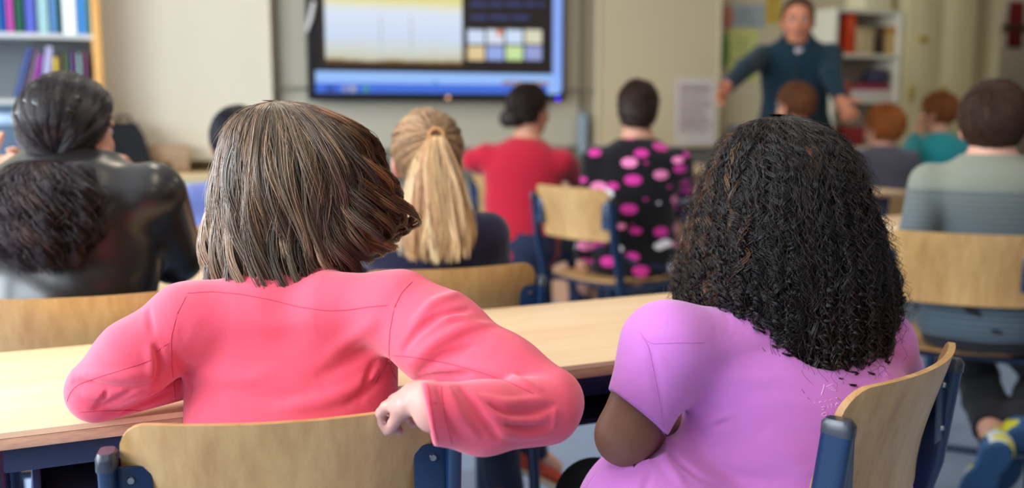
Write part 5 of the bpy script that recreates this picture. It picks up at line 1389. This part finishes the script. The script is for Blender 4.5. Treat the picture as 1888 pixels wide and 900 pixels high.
wid = (.0120 * (1 - .78 * t) + .0012); jo = r0.normal(0, .55, n)[:, None]; jr = r0.normal(0, .5, n)[:, None]
g = np.clip((tt - .22) / .78, 0, 1); A = (.0026 + .0250 * g ** 1.3) * ampl[lock][:, None] * (1 + .9 * right[lock][:, None]) * np.clip(tt * 4, 0, 1)
F_ = frl[lock][:, None] * (1 + .8 * right[lock][:, None]); ph = phl[lock][:, None] + r0.normal(0, .16, n)[:, None]
dth = A * np.sin(2 * np.pi * F_ * tt + ph) + jo * wid + .010 * g
dr = .55 * A * np.cos(2 * np.pi * F_ * tt + ph) * (1 + right[lock][:, None]) + jr * wid * .45 + .004 * g * r0.random(nl)[lock][:, None] - .010 * np.clip(1 - tt * 6, 0, 1)
Pts = env_pt(EC, OC, np.repeat(thl[lock][:, None], m, 1), tt, rhol[lock][:, None], dr, dth)
lc = hair_cols(nl, (102, 83, 68), .28, (150, 120, 94), .25)
lc[right > .6] = hair_cols((right > .6).sum(), (112, 76, 48), .22, (156, 106, 66), .3)
cs = np.clip(lc[lock] * np.exp(r0.normal(0, .16, (n, 1))), .002, 1)
parts = [underlay(EC, OC, .82, (30, 22, 18), -142, 130, .90)]  # underlay darker than the hair: shade between the locks put into its colour
parts.append(strands_mesh(Pts, np.full(n, .00052) * (.7 + .6 * r0.random(n)), cs))
# loose fly-away hairs
nf = 260; th = r0.uniform(-130, 125, nf); m2 = 16; t = np.linspace(0, 1, m2)[None]; a0 = r0.random(nf)[:, None] * .55; tt = a0 + t * r0.uniform(.2, .45, nf)[:, None]
lift = r0.uniform(.002, .014, nf)[:, None] * t ** 1.5; w_ = r0.normal(0, .018, nf)[:, None] * t + .003 * np.sin(t * 7 + r0.random(nf)[:, None] * 6)
Pts = env_pt(EC, OC, np.repeat(th[:, None], m2, 1), tt, np.full((nf, 1), 1.0), lift, w_)
parts.append(strands_mesh(Pts, np.full(nf, .00022), hair_cols(nf, (150, 112, 82), .2)))
hair_obj(parts, M_HAIR, GC)
# ------------------------------------------------------------------ pupil in the lilac T-shirt (near right)
M_LILAC = cloth('lilac_jersey', (204, 122, 204), .04, .82, .3, .3, 60, .22)
hipL = P(1468, 880, 1.50); hipL[2] = .50; topL = P(1480, 632, 1.525)
upL = unit(topL - hipL); yL = D2(24.7 - 12); fL = A3(math.sin(yL), math.cos(yL), 0)
TL = frame(np.cross(upL, np.cross(fL, upL)), upL); SL = np.linalg.norm(topL - hipL) / .455
base = A3(hipL[0], hipL[1], 0)
GL = empty('person', base, 'person in lilac T-shirt with long black corkscrew curls, back to the viewer', 'person')
hL = P(1447, 345, 1.545); RL = yaw_frame(D2(24.7 - 4), -.05); hsL = 1.0
J = dict(ls=P(1226, 640, 1.45), rs=P(1622, 634, 1.60), le=P(1153, 803, 1.43), lw=P(1260, 790, 1.64), re=P(1668, 720, 1.70), rw=P(1600, 760, 1.86))
WB = 1.58
ROWS_L = [(z, (.158, .172, .172, .168, .166, .164, .152, .112)[i] if i < 8 else rx, ry, ox, oy) for i, (z, rx, ry, ox, oy) in enumerate(ROWS)]
body = Solid(.02)
body.add(loft(hipL, TL, rows_scaled(SL, WB, 1.38, -.006, rows=ROWS_L)))
body.add(cone(topL - upL * .02, hL + RL @ A3(0, -.02, -.055), .058, .052))
eyL = head_sdf(body, hL, RL, hsL)
for s_, e_, w_, sd in (('ls', 'le', 'lw', -1), ('rs', 're', 'rw', 1)):
    body.add(cone(J[s_], J[e_], .047, .0415), .03); body.add(cone(J[e_], J[w_], .0405, .028), .012)
    hand_sdf(body, J[w_], unit(J[w_] - J[e_]), A3(0, 0, -1), sd, .9, .4)
legs = []
r_ = TL[:, 0]
for sd, kn in ((-1, P(1098, 922, 1.74)), (1, P(1330, 930, 1.86))):
    kn[2] = .48; hj = hipL + r_ * sd * .085; an = kn + fL * .03; an[2] = .08; legs.append((hj, kn, an))
    for a_, b_, ra, rb in leg_chain(hj, kn, an, 1.12): body.add(cone(a_, b_, ra, rb), .02)
sdf_obj('body', body, .0045, M_SKIN, GL, face_cols(hL, RL, hsL, (124, 84, 68), (110, 60, 60)))
tr = Solid(.02); tr.add(loft(hipL, TL, rows_scaled(SL, WB, 1.38, .004, -.07, .10, ROWS_L)))
for hj, kn, an in legs:
    for a_, b_, ra, rb in leg_chain(hj, kn, an, 1.12): tr.add(cone(a_, b_, ra + .01, rb + .011), .02)
sdf_obj('trousers', tr, .006, plain('black_leggings', (14, 14, 16), .8, .2), GL)
for hj, kn, an in legs: shoe(GL, an, an + fL * .15, 1.0, M_SHOE, M_SOLE)
st = Solid(.03)
st.add(loft(hipL, TL, rows_scaled(SL, WB * 1.02, 1.42, .007, -.07, .46, ROWS_L)))
st.add(cone(P(1390, 640, 1.50), P(1236, 640, 1.455), .060, .058), .05); st.add(cone(P(1560, 640, 1.56), P(1618, 634, 1.60), .060, .048), .05)
st.add(cone(P(1226, 642, 1.45), P(1176, 766, 1.432), .0630, .0500), .035)
st.add(cone(P(1622, 636, 1.60), P(1652, 690, 1.66), .050, .046), .035)
st.add(ell(P(1215, 965, 1.475), A3(.125, .12, .125), TL), .03)      # shirt spread over hip
for a_, b_, rr in ((J['ls'], J['le'], .11), (J['rs'], J['re'], .08)):
    n = unit(b_ - a_); c = a_ + n * (np.linalg.norm(b_ - a_) * (.73 if a_ is J['ls'] else .62)); n2 = unit(n + (RT * .30 if a_ is J['ls'] else 0) * -1)
    st.cutf((lambda n, c, rr: (lambda p: np.where(np.linalg.norm(p - c, axis=1) < rr * .62, (p - c) @ n, -1.0)))(n2, c, rr), .002)
cn = topL + upL * .022 - TL[:, 1] * .012
st.cutf(lambda p: .085 - np.linalg.norm((p - cn) * A3(1, 1, .95), axis=1), .005)
V0, F0 = grid_mesh(st, .006); tree = bvh(V0, F0)
def fold(px, amp, w):
    L = cast_line(tree, px, 10)
    if len(L) > 2: st.mods.append(ridge(L, amp * 1.8, w * .85))
for px, a, w in [([(1308, 778), (1326, 774), (1348, 764)], .0022, .007), ([(1316, 786), (1340, 776)], -.0022, .006),
    ([(1226, 800), (1240, 840), (1290, 880), (1330, 900)], -.0046, .0055), ([(1214, 815), (1226, 850), (1262, 898)], .0034, .008), ([(1200, 870), (1190, 900), (1180, 925)], -.0026, .006),
    ([(1180, 615), (1200, 640), (1210, 690), (1222, 760)], -.0014, .008), ([(1130, 860), (1100, 880), (1086, 905)], .0020, .006), ([(1290, 850), (1360, 880), (1440, 890)], -.0024, .012),
    ([(1400, 800), (1460, 840), (1500, 880)], .0016, .02), ([(1240, 720), (1290, 760), (1330, 820)], .0016, .02), ([(1620, 660), (1640, 690), (1636, 710)], .0020, .010), ([(1632, 684), (1645, 700)], -.0026, .004), ([(1210, 820), (1196, 850), (1150, 866)], .0026, .006)]:
    fold(px, a, w)
shirtL, VL_, FL_ = sdf_obj('shirt', st, .0034, M_LILAC, GL)
treeL = bvh(VL_, FL_)
seams = [[(1180, 612), (1196, 640), (1206, 690), (1216, 740), (1224, 790), (1226, 805)], [(1182, 620), (1200, 634), (1250, 632), (1300, 632)], [(1136, 742), (1150, 770), (1180, 795), (1222, 797)],
         [(1100, 870), (1084, 892), (1078, 905)]]
V, Fq = tube_mesh([l for l in (cast_line(treeL, s_, 7) for s_ in seams) if len(l) > 2], .0008)
link_mesh('seam', np_mesh('seam', V - base, Fq), cloth('lilac_stitching', (196, 112, 196), .04), GL)
# faded print between the shoulders: little crossed figure over two worn lines of letters
M_PRINT = plain('faded_white_print', (226, 168, 226), .8, .2)
strokes = [[(1514, 729), (1518, 718), (1520, 708)], [(1522, 714), (1532, 710), (1538, 707)], [(1526, 714), (1536, 720), (1543, 722), (1540, 718), (1530, 712)], [(1630, 686), (1634, 690), (1638, 694)],
           [(1500, 744), (1504, 742)], [(1510, 744), (1512, 739), (1516, 742)], [(1520, 741), (1524, 739)], [(1528, 739), (1534, 736)], [(1540, 735), (1545, 733)],
           [(1514, 752), (1520, 749), (1522, 752), (1518, 756), (1514, 755)], [(1526, 746), (1527, 754)], [(1530, 745), (1536, 744), (1531, 751), (1537, 750)], [(1540, 749), (1543, 741), (1547, 747)], [(1541, 746), (1546, 744)],
           [(1514, 765), (1520, 760), (1526, 763), (1521, 768), (1514, 765)]]
V, Fq = tube_mesh([l for l in (cast_line(treeL, s_, 2.2) for s_ in strokes) if len(l) > 1], .0007)
link_mesh('print', np_mesh('print', V - base, Fq), M_PRINT, GL)['label'] = 'faded white print'
eyes_obj(GL, eyL, RL, hsL)
# ---- corkscrew curls
crL = (1440, 212)
EL = envelope(crL, 1.50, {
    -170: [(0, 212), (56, 224), (96, 262), (112, 310), (118, 370), (120, 430), (122, 500), (120, 560)],
    -90: [(0, 212), (58, 222), (104, 258), (130, 308), (150, 368), (168, 430), (184, 490), (194, 545), (188, 592), (160, 625)],
    -45: [(0, 212), (64, 221), (118, 258), (148, 312), (168, 378), (184, 445), (196, 515), (196, 580), (198, 630), (200, 706)],
    0: [(0, 211), (68, 219), (126, 256), (160, 315), (176, 385), (184, 460), (184, 540), (176, 615), (182, 670), (200, 762)],
    45: [(0, 211), (64, 219), (120, 254), (152, 308), (174, 372), (192, 440), (204, 515), (206, 580), (204, 632), (204, 712)],
    90: [(0, 211), (60, 219), (108, 254), (140, 300), (164, 360), (192, 424), (218, 490), (242, 548), (246, 588), (222, 624)],
    170: [(0, 212), (56, 224), (96, 262), (112, 310), (118, 370), (122, 430), (124, 500), (122, 560)]})
OL = P(crL[0], crL[1], 1.545)
r0 = np.random.default_rng(33)
nl, per, m = 560, 13, 90
thl = np.where(r0.random(nl) < .68, r0.uniform(-112, 112, nl), r0.uniform(-165, 165, nl))
rhol = 1.0 - .20 * r0.random(nl) ** 1.4; t0l = np.where(r0.random(nl) < .5, 0.0, r0.random(nl) * .5)
t1l = np.where(r0.random(nl) < .45, r0.uniform(.55, .95, nl), r0.uniform(.84, 1.07, nl)); phl = r0.random(nl) * 6.28
# a gap over the nape where the neck shows
gap = (thl > 18) & (thl < 34); t1l = np.where(gap, np.minimum(t1l, .86), t1l)
side = np.clip((np.abs(thl) - 45) / 45, 0, 1); top_ok = (thl > -112) & (thl < 112)
lock = np.repeat(np.arange(nl), per); n = len(lock)
t = np.linspace(0, 1, m)[None]; tt = t0l[lock][:, None] + (t1l[lock] * (1 + r0.normal(0, .012, n)) - t0l[lock])[:, None] * t
Lr = .43 * (t1l - t0l)                                     # approximate arc length of a lock
pit = r0.uniform(.020, .046, nl); turns = Lr / pit
rr = (.0016 + .0074 * np.clip((tt - .05) / .45, 0, 1) ** 1.0) * r0.uniform(.5, 1.5, nl)[lock][:, None]
loose = (r0.random(n) < .25) * 1.0
hand = np.where(r0.random(nl) < .5, 1, -1)
ph = phl[lock][:, None] + (r0.normal(0, .11, n) + loose * r0.normal(0, 1.2, n))[:, None] + 2 * np.pi * turns[lock][:, None] * t * (1 + r0.normal(0, .012, n)[:, None]) * hand[lock][:, None]
ph2, ph3 = r0.random((2, nl)) * 6.28
wob2 = .0045 * np.sin(6.28 * tt * r0.uniform(1.5, 4, nl)[lock][:, None] + ph2[lock][:, None]); wob3 = .0045 * np.sin(6.28 * tt * r0.uniform(1.5, 3.5, nl)[lock][:, None] + ph3[lock][:, None])
wob = r0.normal(0, .010, nl)[lock][:, None] * np.sin(tt * 5 + phl[lock][:, None]) * tt
spl = r0.normal(0, .0016, (n, 1)) + (loose * r0.normal(0, .005, n))[:, None]
dth = rr * np.sin(ph) + wob + wob2 + spl + r0.normal(0, .012, nl)[lock][:, None] * np.clip(tt - .5, 0, 1)
dr = .38 * rr * np.cos(ph + .6 * np.sin(tt * 40 + phl[lock][:, None])) + wob3 + r0.normal(0, .0009, (n, 1)) - .012 * np.clip(1 - tt * 7, 0, 1)
Pts = env_pt(EL, OL, np.repeat(thl[lock][:, None], m, 1), tt, rhol[lock][:, None], dr, dth, .30 * rr * np.sin(ph + 1.2))
lc = hair_cols(nl, (17, 13, 13), .3)
lf = (thl < -30) & (r0.random(nl) < .22); lc[lf] = hair_cols(lf.sum(), (92, 62, 42), .25)  # some left locks coloured lighter brown as if lit by the sun
cs = np.clip(lc[lock] * np.exp(r0.normal(0, .18, (n, 1))), .002, 1)
parts = [underlay(EL, OL, .80, (14, 11, 11), -165, 165, .80)]
parts.append(strands_mesh(Pts, np.full(n, .00042) * (.7 + .6 * r0.random(n)), cs))
# well formed ringlets hanging at the outside of the lower half
nr, pr, mr = 90, 12, 70
th = r0.uniform(-112, 112, nr); a0 = r0.uniform(.40, .62, nr); a1 = np.where(r0.random(nr) < .5, r0.uniform(1.0, 1.11, nr), r0.uniform(.8, 1.0, nr)); lk = np.repeat(np.arange(nr), pr); k = len(lk)
t = np.linspace(0, 1, mr)[None]; tt = a0[lk][:, None] + (a1 - a0)[lk][:, None] * t
ph = (r0.random(nr) * 6.28)[lk][:, None] + r0.normal(0, .24, (k, 1)) + 6.28 * (.43 * (a1 - a0) / r0.uniform(.014, .022, nr))[lk][:, None] * t
rr = (.002 + .0055 * np.minimum(1, t * 2.5)) * r0.uniform(.7, 1.3, nr)[lk][:, None]; dx = r0.normal(0, .012, nr)[lk][:, None] * t ** 1.5
Pts = env_pt(EL, OL, np.repeat(th[lk][:, None], mr, 1), tt, r0.uniform(.95, 1.03, nr)[lk][:, None], rr * np.cos(ph) + r0.normal(0, .0006, (k, 1)), rr * np.sin(ph) + dx + r0.normal(0, .0006, (k, 1)), .3 * rr * np.sin(ph + 1.2))
parts.append(strands_mesh(Pts, np.full(k, .00042), np.clip(hair_cols(nr, (17, 13, 13), .3)[lk], .002, 1)))
# stray curls
nf = 800; th = r0.uniform(-120, 120, nf); m2 = 44; t = np.linspace(0, 1, m2)[None]; a0 = r0.random(nf)[:, None] * .75; tt = a0 + t * r0.uniform(.18, .34, nf)[:, None]
ph = r0.random(nf)[:, None] * 6.28 + t * 2 * np.pi * r0.uniform(2.5, 6, nf)[:, None]; rr = r0.uniform(.004, .009, nf)[:, None] * t
Pts = env_pt(EL, OL, np.repeat(th[:, None], m2, 1), tt, np.full((nf, 1), 1.0), r0.uniform(.002, .020, nf)[:, None] * t + rr * np.cos(ph), rr * np.sin(ph))
parts.append(strands_mesh(Pts, np.full(nf, .00026), hair_cols(nf, (44, 32, 28), .3)))
hair_obj(parts, M_HAIRS, GL)
